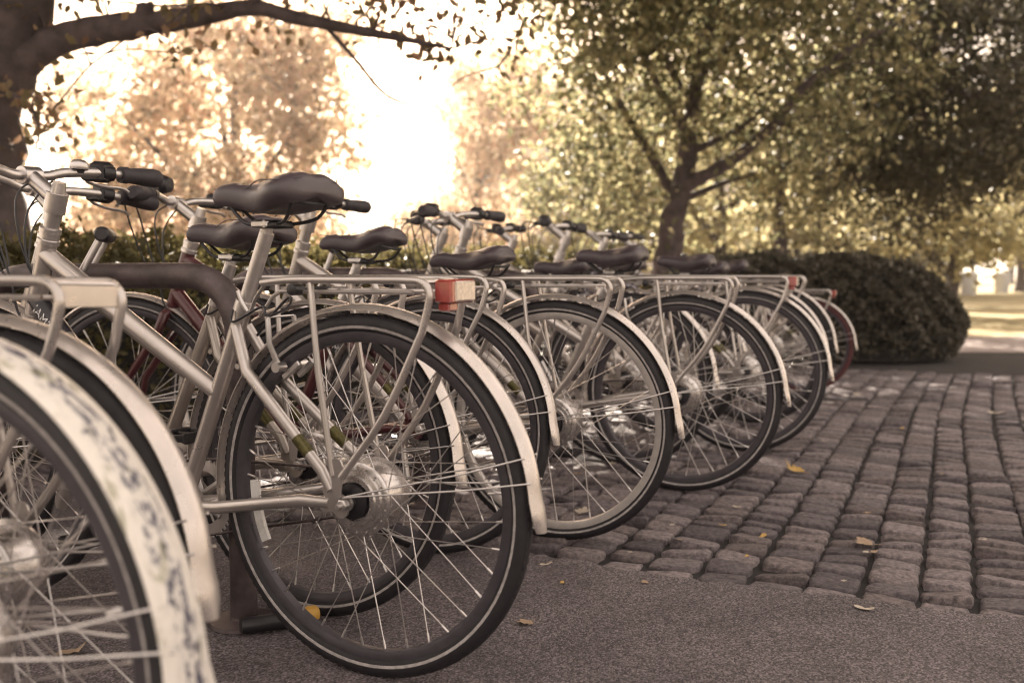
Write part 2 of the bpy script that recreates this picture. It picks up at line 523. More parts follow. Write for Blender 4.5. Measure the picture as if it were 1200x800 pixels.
def make_cobbles():
    bed = sheet('pavement_cobbles', q2((P0, W0 - 0.010), (P1, W0 - 0.010), (P1, W1), (P0, W1)), M['joint'], -0.017)
    shapes = [stone_shape(i) for i in range(14)]
    meshes = []
    for vs, fs in shapes:
        me = bpy.data.meshes.new('cobblestone')
        me.from_pydata(vs, [], fs); me.materials.append(M['stone'])
        me.polygons.foreach_set('use_smooth', [True] * len(fs)); me.update()
        meshes.append(me)
    rot = math.atan2(PX.y, PX.x)
    allst = []
    p = P1
    ci = 0
    while p > P0 + 0.1:
        cw = random.uniform(0.122, 0.150)
        w = W0 + random.uniform(-0.03, 0.0) + 0.02
        ph = random.uniform(0, 6)
        while w < W1 - 0.05:
            d = random.uniform(0.086, 0.116)
            if random.random() < 0.06: d *= 1.25
            wob = 0.004 * math.sin(w * 1.7 + ph) + 0.03 * math.sin(w * 0.8 + p * 0.5)
            cx = p - cw / 2 + wob
            x, y, _ = pw(cx, w + d / 2)
            sx = cw - random.uniform(0.004, 0.013); sy = d - random.uniform(0.009, 0.017)
            allst.append((x, y, random.uniform(-0.006, 0.003) - (0.007 if w < W0 + 0.06 else 0), sx, sy, rot + random.uniform(-0.045, 0.045), random.randrange(14)))
            w += d
        p -= cw
        ci += 1
    def score(s):
        x, y = s[0], s[1]
        px = 600 + 1167 * x / y; py = 322 + 1167 * CAM_H / y
        if not (0 < px < 1210 and py < 810): return 0
        a = 1 / y ** 3
        if px < 640 - (py - 640) * 0.1 and px < 640: a *= 0.05      # behind the parked bicycles
        elif py < 640 and px < 640 + (640 - py) * 1.7: a *= 0.3
        return a
    allst.sort(key=score, reverse=True)
    for s in allst[:300]:
        o = put('cobblestone', meshes[s[6]], bed, loc=(s[0], s[1], s[2]))
        o.rotation_euler = (0, 0, s[5]); o.scale = (s[3], s[4], 1)
    mb = MB()
    for s in allst[300:]:
        vs, fs = shapes[s[6]]
        c, sn = math.cos(s[5]), math.sin(s[5])
        mb.add([(s[0] + c * x * s[3] - sn * y * s[4], s[1] + sn * x * s[3] + c * y * s[4], s[2] + z) for x, y, z in vs], fs)
    me = mb.mesh('far_cobblestones', M['stone'], True, 80)
    tag(put('cobblestone_field', me, bed), kind='stuff')
make_cobbles()

# fine loose grit and litter in the joints / on the asphalt
def scatter_grit():
    n = 5200
    w = rng.uniform(0.2, 2.36, n); p = rng.uniform(-2.3, 0.8, n)
    x = p * PX.x + w * PY.x; y = p * PX.y + w * PY.y
    s = rng.uniform(0.0012, 0.0034, n)
    base = np.array([(1, 0, 0), (-.5, .87, 0), (-.5, -.87, 0), (0, 0, 0.9)])
    V = np.zeros((n, 4, 3)); a = rng.uniform(0, 6.28, n)
    for k in range(4):
        V[:, k, 0] = x + s * (base[k, 0] * np.cos(a) - base[k, 1] * np.sin(a))
        V[:, k, 1] = y + s * (base[k, 0] * np.sin(a) + base[k, 1] * np.cos(a))
        V[:, k, 2] = 0.003 + s * base[k, 2]
    F = np.array([(0, 1, 3), (1, 2, 3), (2, 0, 3)])[None] + (np.arange(n) * 4)[:, None, None]
    me = fast_mesh('grit', V.reshape(-1, 3), F.reshape(-1, 3), M['grit'])
    tag(put('loose_grit', me), 'fine pale grit scattered over the foreground asphalt', 'grit', kind='stuff')
M['grit'] = simple('grit', (0.26, 0.21, 0.19), 0.8, 0, 0.6, 7)
scatter_grit()

# ---------------------------------------------------------------- vegetation
def leaves_mesh(name, C, size, mat, sizevar=0.4, flat=0.0, droop=0.0):
    """one folded leaf (two quads) at every centre in C, turned at random"""
    n = len(C)
    s = np.broadcast_to(np.asarray(size, dtype=float), (n,)) * (1 + rng.uniform(-sizevar, sizevar, n))
    d = rng.normal(size=(n, 3)); d[:, 2] -= droop; d /= np.linalg.norm(d, axis=1)[:, None]
    h = rng.normal(size=(n, 3)); h[:, 2] += flat * 3
    u = np.cross(d, h); u /= np.linalg.norm(u, axis=1)[:, None] + 1e-9
    nn = np.cross(u, d)
    s = s[:, None]
    V = np.empty((n, 6, 3))
    V[:, 0] = C - d * s * 0.5
    V[:, 1] = C - d * s * 0.08 + u * s * 0.30 + nn * s * 0.07
    V[:, 2] = C + d * s * 0.24 + u * s * 0.20 + nn * s * 0.05
    V[:, 3] = C + d * s * 0.52 - nn * s * 0.06
    V[:, 4] = C + d * s * 0.24 - u * s * 0.20 + nn * s * 0.05
    V[:, 5] = C - d * s * 0.08 - u * s * 0.30 + nn * s * 0.07
    F = np.array([(0, 1, 2, 3), (0, 3, 4, 5)])[None] + (np.arange(n) * 6)[:, None, None]
    return fast_mesh(name, V.reshape(-1, 3), F.reshape(-1, 4), mat)

def clumps_in_ellipsoids(ells, n, shell=0.55):
    out = []
    wts = [e[1][0] * e[1][1] * e[1][2] for e in ells]
    for _ in range(n):
        c, r = random.choices(ells, wts)[0]
        while True:
            v = Vector((random.uniform(-1, 1), random.uniform(-1, 1), random.uniform(-1, 1)))
            if shell < v.length < 1 or (v.length < 1 and random.random() < 0.35): break
        out.append(Vector(c) + Vector((v.x * r[0], v.y * r[1], v.z * r[2])))
    return out

def tree(name, label, limbs, clumps, nleaf, leaf, mat, crad=0.42, group=None, twig_r=0.012, sprigs=(), minz=0.9, droop=0.2):
    """limbs: list of (points, radii), first is the trunk; every clump is joined to the nearest limb by a bent twig"""
    base = Vector(limbs[0][0][0])
    t = empty(name, (base.x, base.y, 0))
    mb = MB()
    nodes = []
    for pts, rad in limbs:
        sp = spline([Vector(p) for p in pts], 5)
        rr = np.interp(np.linspace(0, 1, len(sp)), np.linspace(0, 1, len(rad)), rad)
        sp2 = [q + Vector((random.uniform(-1, 1), random.uniform(-1, 1), 0)) * (r * 0.12) - base * 1.0 for q, r in zip(sp, rr)]
        mb.tube(sp2, [r * random.uniform(0.93, 1.08) for r in rr], 12 if rr[0] > 0.05 else 7)
        for q, r in list(zip(sp, rr))[2:]: nodes.append((q, r))
    for c in list(clumps) + list(sprigs):
        best = min(nodes, key=lambda q: (q[0] - c).length + (0.8 if q[0].z > c.z else 0) + (2.0 if q[1] > 0.2 else 0))
        a = best[0]; L = (c - a).length
        mid = a.lerp(c, 0.5) + Vector((random.uniform(-.15, .15), random.uniform(-.15, .15), random.uniform(0, .25))) * L
        r0 = min(best[1] * 0.7, twig_r * (0.6 + L * 0.8))
        sp = spline([a, mid, c], 4)
        mb.tube([q - base for q in sp], list(np.linspace(r0, 0.004, len(sp))), 5)
        nodes += [(q, twig_r * 0.8) for q in sp[3:]]
    o = put('trunk', mb.mesh('trunk', M['bark'], True, 60), t, loc=(0, 0, base.z))
    per = nleaf // max(1, len(clumps))
    cs = np.array([c for c in clumps])
    sizes = rng.uniform(0.55, 1.3, len(cs)) * crad
    idx = np.repeat(np.arange(len(cs)), per)
    off = rng.normal(size=(len(idx), 3)) * 0.5
    P = cs[idx] + off * sizes[idx][:, None] * np.array([1.15, 1.15, 0.8])
    big = len(P)
    for c in sprigs:
        k = random.randint(7, 22)
        P = np.vstack([P, np.array(c[:]) + rng.normal(size=(k, 3)) * np.array([0.10, 0.10, 0.075])])
    LS = np.where(np.arange(len(P)) < big, leaf, leaf if not len(sprigs) else 0.062)
    ok = P[:, 2] > minz
    P, LS = P[ok], LS[ok]
    put('crown', leaves_mesh('crown', P - np.array([base.x, base.y, 0]), LS, mat, droop=droop), t)
    tag(t, label, 'tree', group)
    return t

# --- tree with the long bare branch, its crown shading the bicycles
ZL = 6.0
def atr(lst, z): return [at(x, y, z + dz) for x, y, dz in lst]
limbs = [
    ([(-3.28, 6.0, -0.05), (-3.22, 6.0, 0.8), (-3.17, 6.0, 1.7), (-3.02, 6.05, 2.35), (-2.85, 6.2, 3.4), (-2.9, 6.4, 5.0), (-2.7, 6.5, 7.0)], [0.36, 0.27, 0.24, 0.25, 0.19, 0.13, 0.04]),
    (atr([(2, 105, 0), (40, 72, 0), (90, 48, 0), (150, 38, -.1), (185, 33, -.1), (245, 25, -.15), (300, 16, -.2), (350, 27, -.2), (420, 41, -.25), (470, 50, -.3), (530, 62, -.3)], ZL), [0.14, 0.11, 0.09, 0.082, 0.07, 0.056, 0.046, 0.04, 0.03, 0.02, 0.008]),
    (atr([(385, 36, -.2), (420, 75, -.3), (455, 115, -.35), (505, 133, -.4)], ZL), [0.014, 0.010, 0.008, 0.004]),
    (atr([(298, 17, -.2), (318, -12, -.3), (360, -60, -.3), (430, -120, 0)], ZL), [0.035, 0.028, 0.02, 0.01]),
    (atr([(228, 26, -.15), (229, 0, -.15), (222, -40, -.1)], ZL), [0.016, 0.013, 0.01]),
    (atr([(262, 20, -.15), (250, 12, -.1), (200, 14, 0), (130, 8, .1)], ZL), [0.012, 0.010, 0.008, 0.005]),
    (atr([(8, 110, 0), (35, 120, -.2), (52, 150, -.3), (45, 185, -.3)], ZL), [0.03, 0.014, 0.009, 0.004]),
    ([(-2.95, 6.1, 2.9), (-1.9, 5.6, 4.0), (-0.6, 5.2, 5.0), (0.8, 4.8, 5.6)], [0.13, 0.10, 0.06, 0.02]),
    ([(-2.9, 6.2, 3.3), (-3.6, 5.0, 4.6), (-3.8, 3.4, 5.4)], [0.12, 0.09, 0.03]),
    ([(-2.88, 6.3, 3.7), (-1.6, 7.4, 5.0), (0.0, 8.6, 6.0), (1.2, 9.4, 6.6)], [0.12, 0.10, 0.06, 0.02]),
    ([(-2.9, 6.3, 4.2), (-4.6, 7.2, 5.2), (-6.2, 7.8, 5.8)], [0.11, 0.08, 0.03]),
]
# cut stub on the branch
limbs.append((atr([(172, 36, -.1), (178, 22, -.12), (179, 14, -.12)], ZL), [0.06, 0.055, 0.05]))
cl = clumps_in_ellipsoids([((-2.4, 6.0, 5.3), (4.6, 4.2, 2.1)), ((0.2, 5.6, 5.6), (2.6, 3.2, 1.6)), ((0.4, 9.0, 6.0), (3.6, 3.0, 1.9)), ((-2.0, 9.4, 5.6), (2.6, 2.6, 1.6))], 950)  # crown lobes above the view, added to thicken the shade below
cl = [c for c in cl if c.z > 3.0 + 0.0 * c.y and (322 - (c.z - 0.5 - CAM_H) / max(c.y, 1) * 1167) < -60]
for gx in np.linspace(-1.2, 1.6, 8):  # extra unseen clumps added toward the sun to block dapples on the paving
    for gy in np.linspace(1.4, 5.0, 8):
        for d in (random.uniform(6.2, 8.5), random.uniform(8, 10.5)):
            q = Vector((gx + sd.x / sd.y * d * 0.988 + random.uniform(-.2, .2), gy + 0.988 * d, math.tan(R(SUN_EL)) * d))
            if 322 - (q.z - 0.45 - CAM_H) / q.y * 1167 < -50 and q.y < 12.5: cl.append(q)
spr = []
# sprigs that hang into the picture
for (x, y, n, sx, sy) in [(48, 110, 4, 14, 20), (40, 165, 4, 14, 18), (75, 6, 3, 20, 8), (120, 2, 2, 25, 8), (205, 55, 2, 12, 8), (100, 60, 1, 10, 6),
                         (400, 12, 5, 40, 14), (470, 20, 5, 40, 20), (540, 28, 6, 40, 24), (585, 20, 5, 30, 24), (500, 60, 3, 30, 12), (330, 2, 2, 40, 6), (215, 4, 3, 30, 6), (268, 75, 1, 8, 12), (560, 75, 2, 20, 10)]:
    for _ in range(n):
        spr.append(at(random.gauss(x, sx), random.gauss(y, sy), ZL - 0.2 + random.uniform(-0.35, 0.35)))
tree('branching_tree', 'tree with thick dark trunk and a long bare branch reaching over the bicycles', limbs, cl, 150000, 0.135, M['leaf_rose'], 0.40, droop=0.6, sprigs=spr)

# --- pale golden tree in the glare
ZM = 18.0
limbs = [([(-5.1, ZM, -0.05), (-5.05, ZM, 1.2), (-4.9, ZM, 2.4), (-4.95, ZM, 3.8), (-4.8, ZM, 5.0)], [0.2, 0.15, 0.12, 0.08, 0.02]),
         ([(-5.0, ZM, 1.7), (-5.9, 17.6, 2.6), (-6.7, 17.4, 3.5)], [0.08, 0.05, 0.02]),
         ([(-4.95, ZM, 1.9), (-4.1, 17.7, 2.9), (-3.4, 17.4, 3.6)], [0.08, 0.05, 0.02]),
         ([(-4.95, ZM, 2.6), (-5.4, 18.8, 3.6), (-5.2, 19.4, 4.6)], [0.07, 0.05, 0.02])]
cl = clumps_in_ellipsoids([((-5.0, ZM, 3.35), (2.5, 2.2, 2.3)), ((-5.4, ZM, 1.7), (3.2, 1.8, 0.9)), ((-7.3, ZM + 1, 3.6), (1.6, 1.6, 1.2)), ((-3.6, ZM, 4.4), (1.2, 1.5, 1.1)), ((-5.6, ZM, 5.4), (1.8, 1.6, 1.0))], 190, 0.2)
tree('golden_tree', 'pale golden autumn tree glowing in the back light behind the hedge', limbs, cl, 24000, 0.13, M['leaf_gold'], 0.55)

# --- olive tree with forked trunk behind the bicycles
ZR = 11.0
limbs = [(atr([(776, 345, 0), (783, 300, 0), (790, 245, 0), (800, 205, 0), (806, 150, 0), (815, 90, .1), (830, 25, .2), (850, -70, .2), (860, -180, 0)], ZR), [0.19, 0.15, 0.13, 0.11, 0.09, 0.075, 0.06, 0.04, 0.015]),
         (atr([(795, 222, 0), (828, 205, -.2), (862, 185, -.3), (900, 150, -.5), (938, 105, -.6), (990, 62, -.7), (1065, 20, -.7)], ZR), [0.085, 0.075, 0.065, 0.055, 0.045, 0.03, 0.012]),
         (atr([(790, 238, 0), (815, 228, .2), (850, 214, .4), (880, 206, .6)], ZR), [0.055, 0.04, 0.03, 0.012]),
         (atr([(803, 180, 0), (835, 168, .2), (880, 140, .4), (915, 90, .5)], ZR), [0.05, 0.04, 0.03, 0.012]),
         (atr([(792, 235, 0), (765, 190, .2), (728, 130, .3), (700, 70, .3), (680, -30, .2)], ZR), [0.06, 0.05, 0.04, 0.03, 0.012]),
         (atr([(804, 160, 0), (770, 110, -.4), (745, 40, -.6), (735, -60, -.6)], ZR), [0.05, 0.04, 0.03, 0.012]),
         (atr([(806, 130, 0), (740, 0, 0), (680, -100, 0), (600, -160, 0)], ZR), [0.05, 0.04, 0.03, 0.012]),  # limb added to carry the unseen shading lobe
         (atr([(815, 95, .1), (860, 50, .4), (900, 0, .6), (960, -80, .8)], ZR), [0.05, 0.04, 0.03, 0.012])]
cl = clumps_in_ellipsoids([(at(800, 95, ZR), (2.0, 1.9, 2.2)), (at(715, 140, ZR), (1.05, 1.5, 1.7)), (at(900, 60, ZR), (1.8, 1.8, 1.5)), (at(790, -80, ZR), (2.3, 2.2, 1.6)), ((0.3, 11.0, 5.2), (2.0, 2.0, 1.3)), (at(690, 235, ZR + .5), (0.8, 1.0, 0.6)), (at(905, 245, ZR + .5), (0.8, 1.0, 0.45))], 420, 0.25)  # includes one lobe above the view, added to close a gap for the sun
def in_front(c):
    px, py = 600 + 1167 * c.x / c.y, 322 - 1167 * (c.z - CAM_H) / c.y
    return 735 < px < 880 and 165 < py < 330 and c.y < ZR + 0.5
cl = [c for c in cl if not (in_front(c) and random.random() < 0.9)]
tree('olive_tree', 'olive green tree with a forked trunk standing behind the parked bicycles', limbs, cl, 42000, 0.082, M['leaf_olive'], 0.44, droop=0.5)

# --- dense dark tree
ZD = 12.4
limbs = [(atr([(914, 345, 0), (914, 300, 0), (911, 240, 0), (920, 180, 0), (960, 110, 0), (1020, 40, 0), (1080, -60, 0)], ZD), [0.10, 0.08, 0.07, 0.07, 0.065, 0.05, 0.02]),
         (atr([(930, 160, 0), (1000, 130, -.4), (1080, 110, -.7), (1160, 120, -.8), (1240, 140, -.8)], ZD), [0.06, 0.05, 0.04, 0.03, 0.012]),
         (atr([(1000, 65, 0), (1080, 40, .4), (1180, 30, .5), (1290, 30, .5)], ZD), [0.05, 0.04, 0.03, 0.012])]
cl = clumps_in_ellipsoids([(at(1085, 90, ZD), (1.9, 2.0, 1.7)), (at(1200, 90, ZD), (1.9, 2.0, 1.6)), (at(1120, -70, ZD), (2.8, 2.2, 1.5)), (at(985, 150, ZD), (1.0, 1.2, 1.1)), (at(1120, 190, ZD - .5), (1.7, 1.2, 0.75)), (at(1040, 225, ZD + .8), (1.0, 1.0, 0.5)), (at(1330, 60, ZD), (1.6, 2.0, 1.9))], 480, 0.25)
tree('dark_tree', 'dense tree with shade-darkened leaves spreading above the clipped hedge', limbs, cl, 50000, 0.084, M['leaf_shaded'], 0.46, droop=0.5)

# --- weeping pale tree in front of the building
ZW = 24.0
limbs = [([(-0.9, ZW, -0.05), (-0.85, ZW, 1.5), (-0.8, ZW, 3.4), (-0.5, ZW, 5.6)], [0.14, 0.1, 0.07, 0.02]),
         ([(-0.85, ZW, 2.4), (-1.4, ZW, 3.6), (-1.6, ZW, 3.2)], [0.05, 0.03, 0.01]), ([(-0.8, ZW, 2.9), (-0.1, ZW, 4.0), (0.3, ZW, 3.4)], [0.05, 0.03, 0.01])]
cl = clumps_in_ellipsoids([((-0.8, ZW, 2.9), (1.05, 1.0, 2.0)), ((-0.2, ZW, 4.6), (1.5, 1.2, 1.7)), ((-1.9, ZW + 1, 1.9), (1.3, 1.0, 0.9))], 110, 0.1)
tree('weeping_tree', 'slender pale tree with hanging foliage in front of the building', limbs, cl, 13000, 0.12, M['leaf_gold'], 0.55, droop=1.2)

# --- sunlit trees and shrubs farther off
def bush_tree(name, label, x, y, h, rx, leaf, mat, n, nl, low=0.5, group=None, tr=0.12):
    limbs = [([(x, y, -0.05), (x + .05, y, h * .25), (x - .05, y, h * .55), (x, y, h * .85)], [tr, tr * .8, tr * .5, 0.02]),
             ([(x, y, h * .2), (x - rx * .5, y, h * .45), (x - rx * .8, y, h * .6)], [tr * .5, tr * .35, 0.015]),
             ([(x, y, h * .25), (x + rx * .5, y - .2, h * .5), (x + rx * .8, y, h * .65)], [tr * .5, tr * .35, 0.015])]
    cz = (low + h) / 2
    cl = clumps_in_ellipsoids([((x, y, cz), (rx, rx * .8, (h - low) / 2))], n, 0.4)
    return tree(name, label, limbs, cl, nl, leaf, mat, min(0.9, rx * 0.22), minz=0.15, group=group)
bush_tree('sunlit_shrub', 'tall yellow green shrub lit by the sun behind the forked tree', 2.0, 20, 3.4, 2.0, 0.14, M['leaf_lime'], 60, 9000, 0.2)
bush_tree('sunlit_shrub', 'yellow green shrub lit by the sun right behind the clipped hedge', 6.3, 22, 2.6, 2.2, 0.15, M['leaf_lime'], 60, 9000, 0.2)
bush_tree('sunlit_shrub', 'rounded golden shrub beside the slender weeping tree', -1.5, 27, 2.9, 2.0, 0.17, M['leaf_gold'], 50, 7000, 0.2)
bush_tree('sunlit_shrub', 'low golden shrub under the pale golden tree', -6.2, 21, 2.6, 3.0, 0.17, M['leaf_gold'], 60, 9000, 0.2)
bush_tree('sunlit_tree', 'sunlit yellow green tree behind the limbs of the forked tree', 3.6, 17.5, 6.6, 2.4, 0.12, M['leaf_lime'], 90, 14000, 0.9)
bush_tree('sunlit_tree', 'sunlit yellow green tree behind the dense dark crown', 8.6, 19.5, 4.2, 2.8, 0.13, M['leaf_lime'], 90, 12000, 0.9)
bush_tree('lawn_tree', 'tall yellow green tree on the sunny lawn beside the pale bins', 24.0, 47, 9.5, 5.0, 0.34, M['leaf_lime'], 80, 9000, 1.7, tr=0.3)
bush_tree('lawn_tree', 'broad olive tree at the far edge of the sunny lawn', 33.0, 62, 11, 7.0, 0.4, M['leaf_olive'], 90, 9000, 1.9, tr=0.35)
bush_tree('lawn_tree', 'dark tree whose shadow falls across the sunny lawn', 19.0, 44, 8.0, 4.2, 0.34, M['leaf_olive'], 80, 9000, 1.6, tr=0.28)
bush_tree('lawn_tree', 'small bushy dark tree in front of the lawn trees', 10.4, 25, 2.9, 1.5, 0.15, M['leaf_shaded'], 40, 8000, 0.4, tr=0.1)
bush_tree('lawn_tree', 'yellow green tree seen through the dense dark tree', 13.0, 36, 8.0, 4.5, 0.28, M['leaf_lime'], 80, 10000, 1.0, tr=0.25)

bush_tree('far_tree', 'broad pale tree closing the far end of the lawn', 44.0, 88, 11, 9.0, 0.5, M['leaf_lime'], 90, 8000, 0.4, tr=0.35)
bush_tree('far_tree', 'rounded pale tree far off beyond the two lawn bins', 32.0, 92, 9, 8.0, 0.5, M['leaf_olive'], 80, 8000, 0.3, tr=0.35)

# --- hedges: leafy shell round a core of twigs
def hedge(name, label, path, half, h, nleaf, leaf, mat, seed, endround=True):
    """clipped hedge along a path of (x, y); rounded top and ends"""
    rr = np.random.default_rng(seed)
    P = [Vector((x, y, 0)) for x, y in path]
    base = P[0].copy()
    t = empty(name, base)
    seg = [(P[i], P[i + 1]) for i in range(len(P) - 1)]
    lens = np.array([(b - a).length for a, b in seg])
    tot_ = float(sum(lens))
    def surf(s, a, inset):
        """s along, a across 0..pi from one foot over the top to the other"""
        acc = 0
        for (A, B), L in zip(seg, lens):
            if s <= acc + L or (A, B) == seg[-1]: break
            acc += L
        u = min(max((s - acc) / L, -0.2), 1.0)
        d = (B - A).normalized(); nrm = Vector((-d.y, d.x, 0))
        f = 1.0
        end = min(s, sum(lens) - s)
        if endround and end < half: f = math.sqrt(max(0.0, 1 - ((half - end) / half) ** 2)) * 0.97 + 0.03
        e = 0.55
        c, sn = math.cos(a), math.sin(a)
        hw = (half - inset) * f
        off = math.copysign(abs(c) ** e, c) * hw
        z = (abs(sn) ** e) * (h * (0.62 + 0.38 * f) - inset)
        if endround:                       # domed, slightly undercut ends
            zz = z / h
            sh = half * (1 - f) * 0.0 + max(0.0, 1 - end / (half * 1.3)) * half * (0.75 * zz ** 2.5 + 0.25 * max(0, 0.35 - zz) / 0.35)
            u += (sh if s < tot_ / 2 else -sh) / L
        q = A.lerp(B, u) + nrm * off
        return Vector((q.x, q.y, z))
    tot = sum(lens)
    # core
    ns, na = max(24, int(tot * 6)), 16
    vs, fs = [], []
    for i in range(ns + 1):
        for k in range(na + 1):
            q = surf(tot * i / ns, PI * k / na, 0.13) - base
            vs.append(q)
    for i in range(ns):
        for k in range(na):
            a = i * (na + 1) + k
            fs.append((a, a + 1, a + na + 2, a + na + 1))
    mb = MB(); mb.add(vs, fs)
    put('twig_core', mb.mesh('twig_core', M['twig'], True, 80), t)
    # clumpy leaf shell
    S = rr.uniform(0, tot, nleaf); A = rr.uniform(0, PI, nleaf)
    pts = np.array([surf(s, a, 0.0)[:] for s, a in zip(S, A)])
    nrmv = np.array([surf(s, a, 0.12)[:] for s, a in zip(S, A)]) - pts
    lump = (np.sin(pts[:, 0] * 9 + pts[:, 2] * 7) * np.sin(pts[:, 1] * 8 - pts[:, 2] * 6 + 1) + np.sin(pts[:, 0] * 21 + pts[:, 1] * 17 + pts[:, 2] * 19) * 0.6)
    depth = np.clip(rr.beta(1.2, 2.4, nleaf) * 1.0 + lump * 0.42 - (rr.random(nleaf) < 0.03) * rr.uniform(0, 0.7, nleaf), -0.9, 1.0)
    pts = pts + nrmv * depth[:, None] - np.array(base)
    pts[:, 2] = np.maximum(pts[:, 2], 0.01)
    put('foliage', leaves_mesh('foliage', pts, leaf, mat, droop=-0.4), t)
    return tag(t, label, 'hedge')
hedge('clipped_hedge', 'dark clipped hedge with a rounded end beyond the cobblestones', [(1.0, 9.3), (4.3, 9.5)], 0.85, 0.92, 46000, 0.050, M['leaf_hedge'], 3)
hedge('low_hedge', 'low leafy olive hedge running behind the bicycle handlebars', [(-3.5, 2.6), (-2.15, 4.2), (-0.55, 6.6), (0.85, 9.0)], 0.42, 0.93, 60000, 0.034, M['leaf_hedge_back'], 4, False)

# ---------------------------------------------------------------- building and far things
def building():
    t = empty('stone_building', (6.5, 44, 0))
    def b(name, c, d, mat, par, bev=0): return put(name, MB().box(c, d, bev=bev).mesh(name, mat, False), par)
    H = 8.1
    wall = b('wall', (0, 4, H / 2), (18.0, 8, H), M['stone_wall'], t)
    co = b('cornice', (0, 3.9, H + 0.16), (18.9, 9.0, 0.32), M['stone_wall'], t)
    for k in range(30): put('bracket', BR, co, loc=(-9.0 + 0.62 * k, -0.42, H - 0.17))
    b('parapet', (0, 4, H + 0.67), (18.2, 8.2, 0.70), M['stone_wall'], t)
    for r_ in range(2):
        for k in range(6):
            x = -7.4 + k * 2.95; z = 2.2 + r_ * 3.3
            w = put('window', WF, t, loc=(x, -0.04, z))
            put('pane', WP, w); put('sill', WS, w)
    tag(t, 'pale stone building with a bracketed cornice seen between the trees', 'building')
BR = MB().box((0, 0, 0), (0.26, 0.8, 0.30)).mesh('bracket', M['stone_wall'], False)
f = MB()
for x in (-0.62, 0.0, 0.62): f.box((x, 0, 0), (0.09, 0.12, 2.1))
for z in (-1.0, 0.25, 1.0): f.box((0, -0.012, z), (1.34, 0.1, 0.09))
WF = f.mesh('window', M['stone_wall'], False)
WP = MB().box((0, 0.03, 0), (1.2, 0.02, 2.0)).mesh('pane', M['pane'], False)
WS = MB().box((0, -0.08, -1.12), (1.6, 0.3, 0.12)).mesh('sill', M['stone_wall'], False)
building()

def litter_bin(x, y, label):
    t = empty('litter_bin', (x, y, -0.035))
    put('body', MB().lathe([(0, .001), (0, .26), (.05, .29), (.75, .34), (.78, .37), (.84, .37), (.84, .30), (.5, .27)], 20).mesh('body', M['bin']), t, mat=Matrix.Rotation(R(90), 4, 'X'))
    put('lid_ring', MB().lathe([(.845, .30), (.90, .28), (.92, .18), (.90, .16)], 20).mesh('lid_ring', M['bin']), t, mat=Matrix.Rotation(R(90), 4, 'X'))
    tag(t, label, 'bin', 'pale bins on the far lawn')
litter_bin(18.1, 39.5, 'pale round bin standing at the edge of the shaded lawn')
litter_bin(21.6, 44.0, 'pale round bin standing at the foot of a lawn tree')

# ---------------------------------------------------------------- bicycle stands
def bike_stand(x, y, th, label, L=0.78, H=0.758, r=0.026):
    t = empty('bicycle_stand', (x, y, 0), PI - R(th))
    c = 0.13
    pts = [(0, 0, -0.02), (0, 0, 0.3), (0, 0, H - c)]
    pts += [(c - c * math.cos(a), 0, H - c + c * math.sin(a)) for a in np.linspace(0.2, PI / 2, 7)]
    pts += [(L * .35, 0, H), (L * .65, 0, H)]
    pts += [(L - c + c * math.sin(a), 0, H - c + c * math.cos(a)) for a in np.linspace(0, PI / 2 - .2, 7)]
    pts += [(L, 0, H - c), (L, 0, 0.3), (L, 0, -0.02)]
    put('hoop', MB().tube(pts, r, 16).mesh('hoop', M['stand']), t)
    for x_ in (0, L):
        put('foot_plate', MB().lathe([(0, .001), (0, .075), (.008, .072), (.010, .03), (.02, .028)], 24).mesh('foot_plate', M['stand']), t, mat=Matrix.Translation((x_, 0, 0.004)) @ Matrix.Rotation(R(90), 4, 'X'))
    tag(t, label, 'bicycle stand', 'hoop stands between the bicycles')
TH = 23
bike_stand(-0.585, 2.13, 25, 'dark bronze hoop stand with a black lock bar, beside the nearest tall saddle', r=0.029)
bike_stand(-0.30, 3.27, TH, 'dark bronze hoop stand beside the mudguard with a red tail light', r=0.027)
bike_stand(0.10, 4.45, TH, 'dark bronze hoop stand deep among the handlebars in the middle of the row')
bike_stand(0.62, 5.45, TH, 'dark bronze hoop stand toward the clipped hedge end of the row')

# ---------------------------------------------------------------- bicycle part meshes (shared by all bicycles)
WR = 0.345                       # wheel radius
BB = Vector((0.465, 0, 0.285))
ST = Vector((0.285, 0, 0.70))    # top of the seat tube
SDIR = (ST - BB).normalized()
HT, HB = Vector((0.845, 0, 0.845)), Vector((0.905, 0, 0.675))
HDIR = (HT - HB).normalized()
FA = Vector((1.065, 0, WR))      # front axle
CACHE = {}
def cached(fn):
    def w(*a):
        k = (fn.__name__,) + a
        if k not in CACHE: CACHE[k] = fn(*a)
        return CACHE[k]
    return w

@cached
def m_rim(mat):
    return MB().lathe([(-.012, .3135), (-.0125, .300), (-.009, .2925), (0, .2905), (.009, .2925), (.0125, .300), (.012, .3135), (.009, .3135), (.0085, .306), (-.0085, .306), (-.009, .3135)], 72, True).mesh('rim', M[mat])
@cached
def m_tyre(mat, stripe):
    prof, mis = [], []
    n = 22
    for k in range(n):
        a = 2 * PI * k / n
        prof.append((0.0185 * math.sin(a), 0.3255 + 0.0195 * math.cos(a)))
        deg = math.degrees(a + PI / n)
        f = min(deg, 360 - deg)
        mis.append(1 if (stripe and 96 < f < 112) else 0)
    mb = MB().lathe(prof, 80, True, mis=mis)
    # tread blocks along the shoulders
    for k in range(120):
        a = 2 * PI * k / 120
        for sgn in (-1, 1):
            c = Vector((math.cos(a), 0, math.sin(a)))
            m = Matrix.Rotation(-a, 3, 'Y')
            mb.box(c * 0.3415 + Vector((0, sgn * 0.0080, 0)), (0.003, 0.005, 0.010), m)
    return mb.mesh('tyre', [M[mat], M['stripe']])
